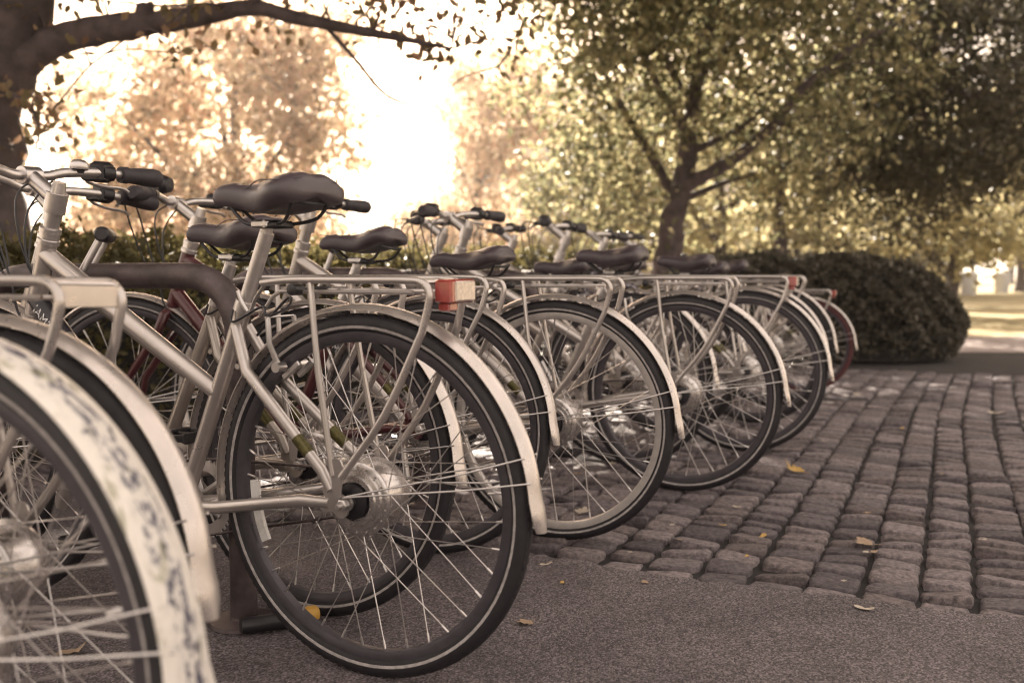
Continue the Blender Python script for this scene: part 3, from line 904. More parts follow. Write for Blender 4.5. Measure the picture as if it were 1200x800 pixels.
@cached
def m_hub_rear():
    p = [(-.062, .008), (-.05, .010), (-.05, .026), (-.046, .030), (-.044, .066), (-.036, .069), (-.034, .060), (-.022, .058), (-.006, .0575), (.010, .058), (.020, .0605), (.022, .068), (.027, .070), (.030, .067), (.032, .058), (.038, .056), (.040, .048), (.044, .046), (.0445, .037), (.038, .036), (.036, .001)]
    mb = MB().lathe(p, 40)
    for k in range(18):
        a = 2 * PI * k / 18
        mb.lathe([(.030, .0005), (.030, .0022), (.0335, .0022), (.0335, .0005)], 6, c=(0.0625 * math.cos(a), 0, 0.0625 * math.sin(a)))
    return mb.mesh('hub', M['hub'])
@cached
def m_hub_cap():
    mb = MB().lathe([(.030, .034), (.050, .033), (.053, .026), (.054, .014), (.060, .012)], 28, mi=0)
    mb.lathe([(.056, .006), (.092, .006), (.092, .0045), (.094, .0045)], 12, mi=1)
    mb.lathe([(.070, .0115), (.080, .0115), (.082, .009)], 6, mi=1)
    mb.plate((0, .064, 0), (0.05, .064, -0.010), 0.014, 0.010, .005, 1)
    mb.lathe([(-.10, .005), (.06, .005)], 10, mi=1)
    return mb.mesh('axle', [M['black'], M['alloy']])
@cached
def m_hub_front():
    return MB().lathe([(-.052, .005), (-.04, .007), (-.036, .010), (-.034, .021), (-.030, .022), (-.028, .014), (0, .012), (.028, .014), (.030, .022), (.034, .021), (.036, .010), (.04, .007), (.052, .005)], 24).mesh('hub', M['alloy'])
@cached
def m_spoke(r0, y0, lean):
    a = lean
    p0 = Vector((r0 * math.cos(a), y0, r0 * math.sin(a)))
    p1 = Vector((0.293, 0.0, 0))
    mb = MB().tube([p0, p0.lerp(p1, .5), p0.lerp(p1, .94)], 0.00115, 5)
    mb.tube([p0.lerp(p1, .93), p1], 0.0022, 6)
    return mb.mesh('spoke', M['spoke'], True, 60)
@cached
def m_cassette():
    mb = MB()
    for y in (-.050,): mb.lathe([(y - .002, .01), (y - .002, .036), (y + .002, .036), (y + .002, .01)], 30)
    for k in range(19):
        a = 2 * PI * k / 19
        mb.box((.038 * math.cos(a), -.050, .038 * math.sin(a)), (.006, .003, .004), Matrix.Rotation(-a, 3, 'Y'))
    return mb.mesh('sprocket', M['chain'])
@cached
def m_reflector():
    mb = MB()
    n = 9
    vs, fs = [], []
    for k in range(n):
        a = R(-13 + 26 * k / (n - 1))
        for (r, y) in ((.262, .004), (.281, .004), (.281, -.004), (.262, -.004)):
            vs.append((r * math.cos(a), y, r * math.sin(a)))
    for k in range(n - 1):
        for j in range(4):
            q = (j + 1) % 4
            fs.append((k * 4 + j, k * 4 + q, k * 4 + 4 + q, k * 4 + 4 + j))
    fs += [(3, 2, 1, 0), tuple((n - 1) * 4 + j for j in range(4))]
    mb.add(vs, fs)
    return mb.mesh('wheel_reflector', M['reflector'])
@cached
def m_valve():
    return MB().tube([(-.29, 0, 0), (-.262, 0, 0)], .003, 6).mesh('valve', M['alloy'])

@cached
def m_frame(mat):
    mb = MB()
    mb.tube([BB - SDIR * 0.0, ST], .0168, 14)                               # seat tube
    mb.tube([HT.lerp(HB, -.02), HT.lerp(HB, 1.03)], .0205, 16)              # head tube
    a, b = HT.lerp(HB, .22), BB.lerp(ST, .57)
    mb.tube([a, a.lerp(b, .5), b], [.0205, .0195, .0175], 16)               # top tube
    c = HT.lerp(HB, .82)
    mb.tube([c, c.lerp(BB, .5), BB], [.0215, .021, .020], 16)               # down tube
    mb.lathe([(-.036, .019), (-.034, .0215), (.034, .0215), (.036, .019)], 20, c=tuple(BB))
    for s in (-1, 1):
        e = Vector((0.012, s * .064, WR))
        up = BB.lerp(ST, .90)
        mb.tube([up + Vector((-.008, s * .016, 0)), up + Vector((-.05, s * .036, -.085)), e + Vector((.045, s * -.004, .055)), e + Vector((.022, 0, .022))], [.0115, .0118, .0108, .009], 12)   # seat stay
        mb.tube([BB + Vector((-.02, s * .024, 0)), BB + Vector((-.13, s * .042, .012)), e + Vector((.09, 0, -.004)), e + Vector((.025, 0, -.002))], [.0115, .0128, .0122, .010], 12)             # chain stay
        mb.plate(e + Vector((.026, 0, .020)), e + Vector((0, 0, -.012)), .013, .016, .006)
        mb.plate(e + Vector((.030, 0, -.004)), e + Vector((.004, 0, .002)), .012, .015, .007)
    mb.tube([BB + Vector((-.075, -.034, .008)), BB + Vector((-.075, .034, .008))], .006, 8)
    mb.tube([BB.lerp(ST, .80) + Vector((-.042, -.034, -.035)), BB.lerp(ST, .80) + Vector((-.042, .034, -.035))], .006, 8)
    return mb.mesh('frame', M[mat])
@cached
def m_clamp():
    q = Matrix.Translation(ST) @ SDIR.to_track_quat('Y', 'Z').to_matrix().to_4x4()
    mb = MB().lathe([(-.013, .0172), (-.012, .0205), (.010, .0205), (.011, .0172)], 20)
    mb.box((0, 0, -.024), (.016, .018, .012), bev=.003)
    mb.tube([(-.018, 0, -.027), (.022, 0, -.027)], .004, 8)
    mb.tube([(.022, 0, -.027), (.026, .012, -.012), (.026, .03, .006)], [.004, .0045, .004], 8)
    mb.v = [tuple(q @ Vector(v)) for v in mb.v]
    return mb.mesh('seat_clamp', M['alloy'])
@cached
def m_bands(s):
    """foil labels round the seat stays"""
    mb = MB()
    if True:
        up = BB.lerp(ST, .90)
        e = Vector((0.012, s * .064, WR))
        a = up + Vector((-.05, s * .036, -.085)); b = e + Vector((.045, s * -.004, .055))
        mb.tube([a.lerp(b, .68), a.lerp(b, .84)], .01165, 14)
    return mb.mesh('foil_label', M['foil'])
def wrap_text(txt, size, r):
    cu = bpy.data.curves.new('lettering', 'FONT')
    cu.body = txt; cu.size = size; cu.extrude = 0.0; cu.align_x = 'CENTER'; cu.align_y = 'CENTER'
    o = bpy.data.objects.new('lettering', cu); col.objects.link(o)
    dg = bpy.context.evaluated_depsgraph_get()
    me = bpy.data.meshes.new_from_object(o.evaluated_get(dg))
    bpy.data.objects.remove(o)
    return me
@cached
def m_letter(txt, size, r):
    """text wrapped on a tube along X, readable from -Y, at radius r"""
    me = wrap_text(txt, size, r)
    for v in me.vertices:
        x, y = v.co.x, v.co.y
        a = y / r
        v.co = (x, -math.cos(a) * r, math.sin(a) * r)
    me.materials.clear(); me.materials.append(M['letter'])
    return me
@cached
def m_decal(L, r):
    mb = MB().tube([(-L / 2, 0, 0), (0, 0, 0), (L / 2, 0, 0)], r, 18)
    return mb.mesh('decal_band', M['decal'])

@cached
def m_post(h):
    top = ST + SDIR * (h - ST.z) / SDIR.z
    mb = MB().tube([ST - SDIR * .06, top], .0148, 14)
    mb.tube([top - SDIR * .012, top + Vector((0, 0, .012))], .0125, 12)
    mb.box(top + Vector((-.006, 0, .016)), (.044, .062, .016), bev=.004)
    mb.tube([top + Vector((-.018, -.03, .016)), top + Vector((-.018, .03, .016))], .007, 8)
    return mb.mesh('seat_post', M['alloy'])
@cached
def m_saddle(var):
    xs = np.linspace(0, 1, 26)
    if var == 0:
        W = ([0, .04, .10, .2, .32, .45, .6, .8, .93, 1], [.084, .094, .100, .097, .080, .054, .034, .027, .025, .022])
        Zt = ([0, .06, .2, .4, .6, .85, 1], [.030, .036, .036, .026, .020, .024, .018])
        TH_ = ([0, .06, .25, .45, .7, .95, 1], [.066, .076, .086, .084, .060, .048, .044])
    else:
        W = ([0, .04, .10, .2, .32, .45, .6, .8, .93, 1], [.066, .076, .082, .080, .068, .046, .030, .024, .022, .018])
        Zt = ([0, .06, .2, .4, .6, .85, 1], [.030, .040, .036, .020, .014, .016, .004])
        TH_ = ([0, .06, .25, .45, .7, .95, 1], [.054, .062, .074, .070, .054, .044, .038])
    def sm(C):
        fine = np.linspace(0, 1, 201); v = np.interp(fine, *C)
        for _ in range(3): v = np.convolve(np.pad(v, 9, mode='reflect', reflect_type='odd'), np.ones(19) / 19, 'valid')
        return fine, v
    W, Zt, TH_ = sm(W), sm(Zt), sm(TH_)
    n = 28
    vs, fs = [], []
    xs = np.concatenate([[0, .012, .03], np.linspace(.06, .94, 24), [.97, .988, 1]])
    for t in xs:
        w, zt, th = np.interp(t, *W), np.interp(t, *Zt), np.interp(t, *TH_)
        e_ = min(1.0, t / .05 if t < .5 else (1 - t) / .06)
        rd = math.sqrt(max(0.02, 1 - (1 - e_) ** 2))
        zt -= th * .5 * (1 - rd) * .9; th *= .1 + .9 * rd; w *= .55 + .45 * rd
        x = -.128 + .252 * t
        for k in range(n):
            a = 2 * PI * k / n
            c, s_ = math.cos(a), math.sin(a)
            y = w * math.copysign(abs(c) ** .75, c)
            z = zt - th / 2 + th / 2 * math.copysign(abs(s_) ** .8, s_)
            if s_ > 0: z -= 0.016 * (abs(y) / max(w, .01)) ** 2 * min(1, w / .06) * min(1, s_) + 0.005 * math.exp(-(y / .012) ** 2) * (t < .75)
            if s_ < 0: z += th * .35 * (1 - (abs(y) / w)) * min(1, w / .05)
            vs.append((x, y, z))
    L = len(xs)
    for i in range(L - 1):
        for k in range(n):
            q = (k + 1) % n
            fs.append((i * n + k, i * n + q, (i + 1) * n + q, (i + 1) * n + k))
    fs.append(tuple(reversed(range(n)))); fs.append(tuple((L - 1) * n + k for k in range(n)))
    mb = MB(); mb.add(vs, fs)
    me = mb.mesh('saddle', M['saddle'], True, 75)
    return me
@cached
def m_seam(var):
    mb = MB()
    k = 1.0 if var == 0 else .82
    for s in (-1, 1):
        pts = [(-.128, s * .052 * k, .020), (-.10, s * .083 * k, .0155), (-.055, s * .083 * k, .0165), (-.015, s * .058 * k, .013), (.02, s * .030 * k, .010), (.06, s * .020 * k, .009), (.12, s * .014, .012)]
        mb.tube(spline(pts, 5), .0011, 5)
    return mb.mesh('seam', M['seam'])
@cached
def m_saddle_rails():
    mb = MB()
    for s in (-1, 1):
        mb.tube(spline([(-.105, s * .055, -.022), (-.085, s * .045, -.050), (-.05, s * .024, -.060), (.0, s * .022, -.060), (.04, s * .020, -.056), (.085, s * .012, -.020), (.10, s * .008, -.006)], 4), .0036, 8)
    mb.tube(spline([(-.105, -.055, -.022), (-.112, 0, -.026), (-.105, .055, -.022)], 4), .0036, 8)
    mb.box((-.02, 0, -.062), (.05, .058, .014), bev=.004)
    return mb.mesh('saddle_rail', M['black'])

def mud(R_, a0, a1, w, flare, name, mat):
    """mudguard: 0 deg behind the axle, 90 above"""
    n = int((a1 - a0) / 3)
    cs = 9
    vs, fs, uvs = [], [], []
    for i in range(n + 1):
        a = R(a0 + (a1 - a0) * i / n)
        dist = (a - R(a0)) * R_
        ww = w * (1 + flare * max(0, 1 - dist / .07))
        if dist < .03: ww *= 0.55 + 0.45 * math.sqrt(dist / .03)
        rad = R_ + (0.010 * max(0, 1 - dist / .06) if flare else 0)
        for lay in (0, 1):
            for k in range(cs):
                t = -1 + 2 * k / (cs - 1)
                r = rad - 0.010 * t * t - (0.0016 if lay else 0)
                kk = t if not lay else -t
                y = kk * ww / 2
                vs.append((-r * math.cos(a), y, r * math.sin(a)))
                uvs.append((i / n * (a1 - a0) / 180 * PI * R_, (kk + 1) / 2))
    m = 2 * cs
    for i in range(n):
        for k in range(m):
            q = (k + 1) % m
            fs.append((i * m + k, i * m + q, (i + 1) * m + q, (i + 1) * m + k))
    fs.append(tuple(reversed(range(m)))); fs.append(tuple(n * m + k for k in range(m)))
    mb = MB(); mb.add(vs, fs)
    me = mb.mesh(name, M[mat], True, 50)
    uvl = me.uv_layers.new(name='UVMap')
    for l in me.loops: uvl.data[l.index].uv = (uvs[l.vertex_index][0] * 1.0, uvs[l.vertex_index][1])
    return me
@cached
def m_rear_guard(mat): return mud(.363, -4, 190, .047 if mat != 'peel' else .060, .22, 'rear_mudguard', mat)
@cached
def m_front_guard(mat): return mud(.362, -28, 130, .047, .12, 'front_mudguard', mat)
@cached
def m_guard_stay(s, a):
    mb = MB()
    if True:
        if True:
            e = Vector((-.359 * math.cos(R(a)), s * .022, .359 * math.sin(R(a))))
            mb.tube([Vector((.006, s * .070, .012)), e.lerp(Vector((0, s * .055, 0)), .35), e], .0018, 6)
    return mb.mesh('mudguard_stay', M['alloy'])

@cached
def m_rack(mat, plate):
    """carrier over the rear wheel: loop, cross bars, legs to the axle"""
    mb = MB()
    z = .752 - WR
    for s in (-1, 1):
        y = s * .058
        # side rail bends down at the tail and returns to the axle as a leg
        mb.tube(spline([(.20, s * .045, z - .006), (.12, y, z), (-.02, y, z), (-.13, y, z), (-.165, y, z - .004), (-.180, y, z - .022), (-.176, y, z - .05)], 4) +
                spline([(-.165, s * .060, z - .09), (-.09, s * .068, .17), (.004, s * .073, .050)], 3), .0072, 10)
        mb.tube([(.075, y, z - .004), (.055, s * .068, .24), (.022, s * .074, .052)], .0060, 8)
        # lower rail
        mb.tube([(.16, s * .040, z - .022), (.05, s * .040, z - .022), (-.135, s * .040, z - .022)], .0040, 8)
        mb.plate(Vector((.013, s * .074, .072)), Vector((.013, s * .074, .018)), .013, .009, .004)
        mb.tube([(.19, s * .046, z - .006), (.235, s * .024, z - .035), (.262, s * .018, z - .075)], .004, 7)
    for x in (.10, .02, -.06, -.135):
        mb.tube([(x, -.058, z - .002), (x, .058, z - .002)], .0042, 8)
    mb.tube([(-.166, -.058, z - .004), (-.166, .058, z - .004)], .0055, 8)
    mb.lathe([(-.016, .004), (-.014, .011), (.014, .011), (.016, .004)], 14, c=(.115, .05, z - .018), mi=1)
    mb.tube([(.115, -.05, z - .018), (.115, .05, z - .018)], .004, 8, mi=1)
    if plate: mb.box((-.178, 0, z - .020), (.004, .118, .030), bev=.0012)
    return mb.mesh('luggage_rack', [M[mat], M['black']])
@cached
def m_tail_light(red):
    mb = MB().box((0, 0, 0), (.036, .086, .042), bev=.004, mi=0)
    mb.box((-.0165, -.004, .0), (.008, .070, .036), bev=.003, mi=1)
    mb.box((.002, .022, -.027), (.024, .030, .016), bev=.003, mi=0)
    mb.box((.018, 0, 0), (.014, .04, .02), bev=.003, mi=2)
    return mb.mesh('tail_light', [M['red_lens'], M['white_lens'], M['black']])

@cached
def m_brake():
    mb = MB()
    for s in (-1, 1):
        b = Vector((.175, s * .032, .585 - WR))
        mb.lathe([(-.012, .004), (-.012, .010), (.012, .010), (.012, .004)], 12, c=tuple(b))
        mb.tube([b, b + Vector((.012, s * .012, .045)), b + Vector((.02, s * .006, .095))], [.0065, .006, .005], 8)
        mb.box(b + Vector((-.022, s * -.010, -.006)), (.05, .010, .012), Matrix.Rotation(R(38), 3, 'Y'), bev=.002)
    mb.tube([(.195, -.038, .68 - WR), (.195, .045, .68 - WR)], .0022, 6)
    return mb.mesh('brake', M['alloy'])
@cached
def m_crank():
    mb = MB()
    mb.lathe([(-.052, .060), (-.052, .083), (-.048, .083), (-.048, .060)], 44, True)
    for k in range(5):
        a = 2 * PI * k / 5
        mb.tube([(0, -.05, 0), (.064 * math.cos(a), -.05, .064 * math.sin(a))], [.012, .007], 8)
    for k in range(40):
        a = 2 * PI * k / 40
        mb.box((.0855 * math.cos(a), -.050, .0855 * math.sin(a)), (.007, .003, .005), Matrix.Rotation(-a, 3, 'Y'))
    mb.lathe([(-.07, .006), (-.06, .012), (.06, .012), (.07, .006)], 14)
    return mb.mesh('chainring', M['alloy'])
@cached
def m_crank_arm(s):
    return MB().tube([(0, s * .066, 0), (.03, s * .070, 0), (.17, s * .080, 0)], [.014, .011, .009], 10, squash=.7).mesh('crank_arm', M['alloy'])
@cached
def m_pedal(s):
    mb = MB().tube([(0, s * .08, 0), (0, s * .185, 0)], .006, 8)
    for x in (-.034, .034): mb.box((x, s * .14, 0), (.016, .088, .024), bev=.004)
    for y in (.10, .14, .18): mb.box((0, s * y, 0), (.062, .010, .016), bev=.003)
    return mb.mesh('pedal', M['black'])
@cached
def m_chain():
    mb = MB()
    pts = []
    c0, r0, c1, r1 = Vector((0, 0, WR)), .037, BB, .0845
    for k in range(9): 
        a = R(95 + 170 * k / 8); pts.append(c0 + Vector((math.cos(a) * r0, -.050, math.sin(a) * r0)))
    for k in range(13):
        a = R(-90 + 180 * k / 12); pts.append(c1 + Vector((math.cos(a) * r1, -.050, math.sin(a) * r1)))
    full = []
    for i in range(len(pts)):
        a, b = pts[i], pts[(i + 1) % len(pts)]
        m = max(1, int((b - a).length / .02))
        full += [a.lerp(b, k / m) for k in range(m)]
    mb.tube(full, .0042, 6, closed=True, squash=.7)
    return mb.mesh('chain', M['chain'])
@cached
def m_kickstand():
    a = BB + Vector((-.10, .05, -.01))
    return MB().tube([a, a + Vector((-.02, .02, -.03)), a + Vector((-.10, .125, -.252)), a + Vector((-.125, .135, -.272))], [.010, .009, .008, .009], 10).mesh('kickstand', M['black'])
@cached
def m_fork(mat):
    mb = MB()
    c = HB + HDIR * -.022
    mb.lathe([(-.010, .018), (-.008, .023), (.010, .023), (.012, .018)], 16, c=(0, 0, 0))
    q = Matrix.Translation(HB - HDIR * .014) @ HDIR.to_track_quat('Y', 'Z').to_matrix().to_4x4()
    mb.v = [tuple(q @ Vector(v)) for v in mb.v]
    for s in (-1, 1):
        mb.tube([c, c + Vector((.004, s * .036, -.016)), c + Vector((.022, s * .047, -.07)), FA + Vector((-.022, s * .050, .09)), FA + Vector((0, s * .052, 0))], [.017, .0165, .015, .012, .009], 12)
        mb.plate(FA + Vector((0, s * .052, .016)), FA + Vector((0, s * .052, -.004)), .010, .011, .006)
    return mb.mesh('fork', M[mat])
STEM = HT + HDIR * .105
BAR = STEM + Vector((.082, 0, .038))
@cached
def m_headset():
    mb = MB()
    mb.lathe([(-.030, .019), (-.028, .024), (-.018, .024), (-.016, .0215), (-.004, .0215), (-.003, .0235), (.008, .0235), (.010, .019)], 20)
    q = Matrix.Translation(HT + HDIR * .012) @ HDIR.to_track_quat('Y', 'Z').to_matrix().to_4x4()
    mb.v = [tuple(q @ Vector(v)) for v in mb.v]
    return mb.mesh('headset', M['alloy'])
@cached
def m_stem():
    mb = MB()
    mb.tube([HT + HDIR * .0, HT + HDIR * .07], .0168, 14)
    mb.tube([HT + HDIR * .056, STEM - HDIR * .004], .0235, 18)
    mb.tube([STEM - HDIR * .006, STEM + HDIR * .020], [.017, .0135], 14)
    a = STEM - HDIR * .020
    mb.tube([a, BAR], [.0185, .0170], 14)
    mb.lathe([(-.024, .013), (-.023, .0195), (.023, .0195), (.024, .013)], 16, c=tuple(BAR))
    return mb.mesh('stem', M['alloy'])
@cached
def m_bar():
    pts = spline([(-.072, -.315, .012), (-.060, -.25, .014), (-.034, -.165, .016), (-.008, -.09, .010), (0, -.045, 0), (0, 0, 0), (0, .045, 0), (-.008, .09, .010), (-.034, .165, .016), (-.060, .25, .014), (-.072, .315, .012)], 4)
    return MB().tube(pts, .0112, 12).mesh('handlebar', M['alloy'])
@cached
def m_grip(s):
    pts = [(-.0515, s * .215, .0148), (-.055, s * .232, .0145), (-.0565, s * .236, .0142), (-.0625, s * .265, .0135), (-.068, s * .30, .0125), (-.0705, s * .317, .012), (-.072, s * .326, .012)]
    return MB().tube(pts, [.0195, .0205, .0180, .0205, .0222, .0210, .014], 16).mesh('grip', M['grip'])
@cached
def m_lever(s):
    mb = MB()
    mb.tube([(-.037, s * .172, .0165), (-.046, s * .198, .0155)], .0175, 12, mi=0)
    mb.box((-.026, s * .182, .018), (.046, .046, .050), bev=.008, mi=0)
    mb.box((-.002, s * .175, .004), (.05, .026, .020), bev=.005, mi=0)
    mb.tube(spline([(.010, s * .168, .0), (.024, s * .195, -.010), (.018, s * .235, -.018), (.002, s * .275, -.020), (-.004, s * .292, -.028)], 4), .0052, 8, mi=1, squash=.8)
    return mb.mesh('brake_lever', [M['black'], M['alloy']])
@cached
def m_cables(i):
    """cable runs from the levers past the head tube, in bicycle space"""
    mb = MB()
    for s, dx, dz in ((1, .0, .0), (-1, .02, .02), (1, .03, -.03), (-1, -.01, -.02))[i:i + 1]:
        p0 = BAR + Vector((.006, s * .16, .006))
        pts = [p0, p0 + Vector((.05 + dx, -s * .03, .004)), BAR + Vector((.085 + dx, s * .055, -.055 + dz)), HT + Vector((.115 + dx * .5, s * .030, -.03 + dz)), HB.lerp(HT, .5) + Vector((.055, s * .034, -.02)), HB + Vector((.012, s * .028, -.01)), HB.lerp(BB, .22) + Vector((.02, s * .022, -.012))]
        mb.tube(spline(pts, 5), .0026, 6)
    return mb.mesh('cable', M['cable'])
@cached
def m_rear_cable():
    mb = MB()
    pts = [BB.lerp(ST, .98) + Vector((.012, .018, 0)), BB.lerp(ST, .9) + Vector((-.01, .026, .01)), Vector((.215, .030, .70)), Vector((.195, .04, .682)), Vector((.165, .012, .70)), Vector((.20, -.03, .715)), Vector((.255, -.022, .66)), BB.lerp(ST, .55) + Vector((.018, -.014, 0))]
    mb.tube(spline(pts, 5), .0026, 6)
    return mb.mesh('cable', M['cable'])
@cached
def m_lamp():
    mb = MB().lathe([(-.032, .010), (-.03, .022), (-.005, .030), (.012, .033), (.016, .033), (.017, .029)], 20, mi=0)
    mb.lathe([(.016, .029), (.021, .024), (.024, .012)], 20, mi=1)
    mb.v = [(y, x, z) for x, y, z in mb.v]
    mb.tube([(0, 0, -.03), (-.03, 0, -.06)], .006, 8, mi=0)
    return mb.mesh('front_lamp', [M['black'], M['alloy']])
@cached
def m_bell():
    mb = MB().lathe([(0, .021), (.006, .0225), (.014, .020), (.020, .013), (.022, .004)], 20, mi=0)
    mb.lathe([(-.01, .012), (0, .014)], 12, mi=1)
    mb.v = [(x, -z, y) for x, y, z in mb.v]
    return mb.mesh('bell', [M['alloy'], M['black']])

SAX = Matrix.Translation(HT)
def bicycle(x, y, th, label, lean=0.0, seat=.905, steer=0.0, frame='paint', guard='guard', rack='paint', plate=False, tail=None, rim='rim_dark', tyre='tyre', stripe=False,
            sad=0, phase=0.0, crank=35, refl=(None, None), scale=1.0, lamp=False, bell=False, letters=None, front_guard=True, stand=False, chainguard=False, spokes=True):
    """rear axle over (x, y); th = angle of the bicycle off the picture plane"""
    t = empty('bicycle', (x, y, 0))
    t.rotation_euler = Matrix.Rotation(PI - R(th), 4, 'Z').to_euler()
    t.matrix_local = Matrix.Translation((x, y, 0)) @ Matrix.Rotation(PI - R(th), 4, 'Z') @ Matrix.Rotation(R(lean), 4, 'X') @ Matrix.Scale(scale, 4)
    T = Matrix.Translation
    S = T(HT) @ Matrix.Rotation(R(steer), 4, HDIR) @ T(-HT)       # steering turns fork, front wheel and bar
    rl = T((0, 0, WR))
    def wheel(name, M0, hub, ph, drive):
        w = put(name, m_rim(rim), t, M0 @ Matrix.Rotation(ph, 4, 'Y'))
        put('tyre', m_tyre(tyre, stripe), w)
        put('hub', hub, w)
        if drive:
            put('axle', m_hub_cap(), w, Matrix.Rotation(-ph, 4, 'Y'))
            put('sprocket', m_cassette(), w)
        n = 32 if not drive else 36
        r0, y0 = (.0625, .026) if drive else (.019, .032)
        for k in range(n):
            s = 1 if k % 2 == 0 else -1
            lean_ = (1 if (k // 2) % 2 == 0 else -1) * (R(58) if drive else R(72))
            put('spoke', m_spoke(r0, s * (y0 if s > 0 else (.039 if drive else y0)), lean_), w, Matrix.Rotation(2 * PI * k / n, 4, 'Y'))
        put('valve', m_valve(), w)
        return w
    rw = wheel('rear_wheel', rl, m_hub_rear(), phase, True)
    for a in refl:
        if a is not None: put('wheel_reflector', m_reflector(), rw, Matrix.Rotation(-phase, 4, 'Y') @ Matrix.Rotation(R(a), 4, 'Y'))
    fw = wheel('front_wheel', S @ T(FA), m_hub_front(), phase * 1.7 + .3, False)
    fr = put('frame', m_frame(frame), t)
    put('seat_clamp', m_clamp(), fr)
    for s in (-1, 1): put('foil_label', m_bands(s), fr)
    if letters:
        c = HT.lerp(HB, .82); d = (BB - c).normalized()
        for (u, L) in letters:
            q = T(c.lerp(BB, u)) @ d.to_track_quat('X', 'Z').to_matrix().to_4x4()
            put('decal_band', m_decal(.125, .0222), fr, q)
            put('lettering', m_letter(L, .030, .0235), fr, q)
    put('seat_post', m_post(round(seat, 3)), t)
    top = ST + SDIR * (seat - ST.z) / SDIR.z
    sa = put('saddle', m_saddle(sad), t, T(top + Vector((-.002, 0, .076))) @ Matrix.Rotation(R(random.uniform(-3, 3)), 4, 'Y'))
    put('seam', m_seam(sad), sa)
    put('saddle_rail', m_saddle_rails(), sa)
    g = put('rear_mudguard', m_rear_guard(guard), t, rl)
    [put('mudguard_stay', m_guard_stay(s, a), g) for s in (-1, 1) for a in (10, 17)]
    if front_guard:
        g2 = put('front_mudguard', m_front_guard(guard if guard != 'peel' else 'guard'), t, S @ T(FA))
        [put('mudguard_stay', m_guard_stay(s, a), g2) for s in (-1, 1) for a in (10, 17)]
    if rack:
        rk = put('luggage_rack', m_rack(rack, plate), t, rl)
        if tail is not None: put('tail_light', m_tail_light(True), rk, T((-.197, tail, .752 - WR - .020)))
    put('brake', m_brake(), t, rl)
    cr = put('chainring', m_crank(), t, T(BB))
    for s, a in ((1, crank), (-1, crank + 180)):
        put('crank_arm', m_crank_arm(s), t, T(BB) @ Matrix.Rotation(R(a), 4, 'Y'))
        e = Vector((.17 * math.cos(R(a)), 0, -.17 * math.sin(R(a))))
        put('pedal', m_pedal(s), t, T(BB + e))
    put('chain', m_chain(), t)
    if stand: put('kickstand', m_kickstand(), t)
    put('fork', m_fork(frame), t, S)
    put('headset', m_headset(), t)
    put('stem', m_stem(), t, S)
    hb = put('handlebar', m_bar(), t, S @ T(BAR) @ Matrix.Rotation(R(-6), 4, 'Y'))
    for s in (-1, 1):
        put('grip', m_grip(s), hb); put('brake_lever', m_lever(s), hb)
    if bell: put('bell', m_bell(), hb, T((-.02, -.12, .022)))
    if lamp: put('front_lamp', m_lamp(), hb, T((.04, .02, .05)))
    for i in range(4): put('cable', m_cables(i), t, S)
    put('cable', m_rear_cable(), t)
    tag(t, label, 'bicycle', 'bicycles parked side by side along the hoop stands')
    return t

# rear axle positions were read from where the tyres meet the ground
bicycle(-0.632, 1.075, 24, 'bicycle whose white rear mudguard is peeling and mossy', seat=.90, guard='peel', rack=None, phase=.3, crank=20, stripe=True, front_guard=True)
bicycle(-0.735, 1.36, 18, 'grey bicycle with a pale plate across its rack, next to the peeling mudguard', lean=1.5, seat=.84, plate=True, phase=.9, crank=80, frame='paint_grey')
bicycle(-0.270, 1.855, 27, 'silver city bicycle with the highest saddle, a red tail light and a lettered down tube', lean=-1.0, seat=.842, steer=4, tail=.0, phase=.12, crank=140, bell=True, letters=[(.10, 'JAMIS')], refl=(12, None), sad=0, stripe=True)
bicycle(-0.440, 2.19, 24, 'silver bicycle standing right behind the one with the red tail light', lean=2.5, seat=.785, steer=-6, rack='paint', phase=.5, crank=60, letters=[(.32, 'JAMIS')], frame='paint_warm', sad=0, refl=(35, None), stripe=True)
bicycle(-0.225, 2.69, 23, 'dark red framed bicycle with a round front lamp', lean=3.0, seat=.785, steer=10, frame='paint_red', phase=1.1, crank=10, lamp=True, sad=1, stripe=True)
bicycle(0.130, 2.83, 23, 'silver bicycle with pale rims, first one standing wholly on the cobblestones', lean=-1.8, seat=.735, steer=-4, rim='rimlight', stripe=True, phase=.7, crank=100, refl=(62, None), sad=1, letters=[(.4, 'JAMIS')])
bicycle(0.455, 3.95, 22, 'silver bicycle with low saddle half hidden behind a pale rimmed wheel', lean=1.0, seat=.72, steer=8, frame='paint_warm', phase=.2, crank=30, stripe=True)
bicycle(0.600, 3.48, 22, 'silver bicycle with grey rims and a bare rack, beside the low saddle', lean=-2.2, seat=.755, steer=-3, phase=.4, crank=120, sad=0, stripe=True)
bicycle(0.760, 4.75, 22, 'sand coloured bicycle tucked between two silver bicycles with bare racks', lean=0.5, seat=.74, steer=12, frame='paint_warm', phase=.8, crank=70)
bicycle(0.995, 4.26, 22, 'silver bicycle with a small orange lit tail light on its rack', lean=1.6, seat=.745, steer=3, phase=.1, crank=160, tail=.0, stripe=True)
bicycle(1.25, 5.10, 22, 'grey bicycle with a black saddle low behind the small tail light', lean=0.5, seat=.72, steer=-8, frame='paint_grey', phase=.6, crank=45)
bicycle(1.50, 5.75, 21, 'silver bicycle last but one before the clipped hedge', lean=-.5, seat=.74, steer=6, phase=.9, crank=110)
bicycle(1.90, 6.45, 20, 'small wheeled bicycle with dark red tyres at the hedge end of the row', scale=.88, seat=.76, tyre='tyre_red', phase=.35, crank=15, tail=.0)

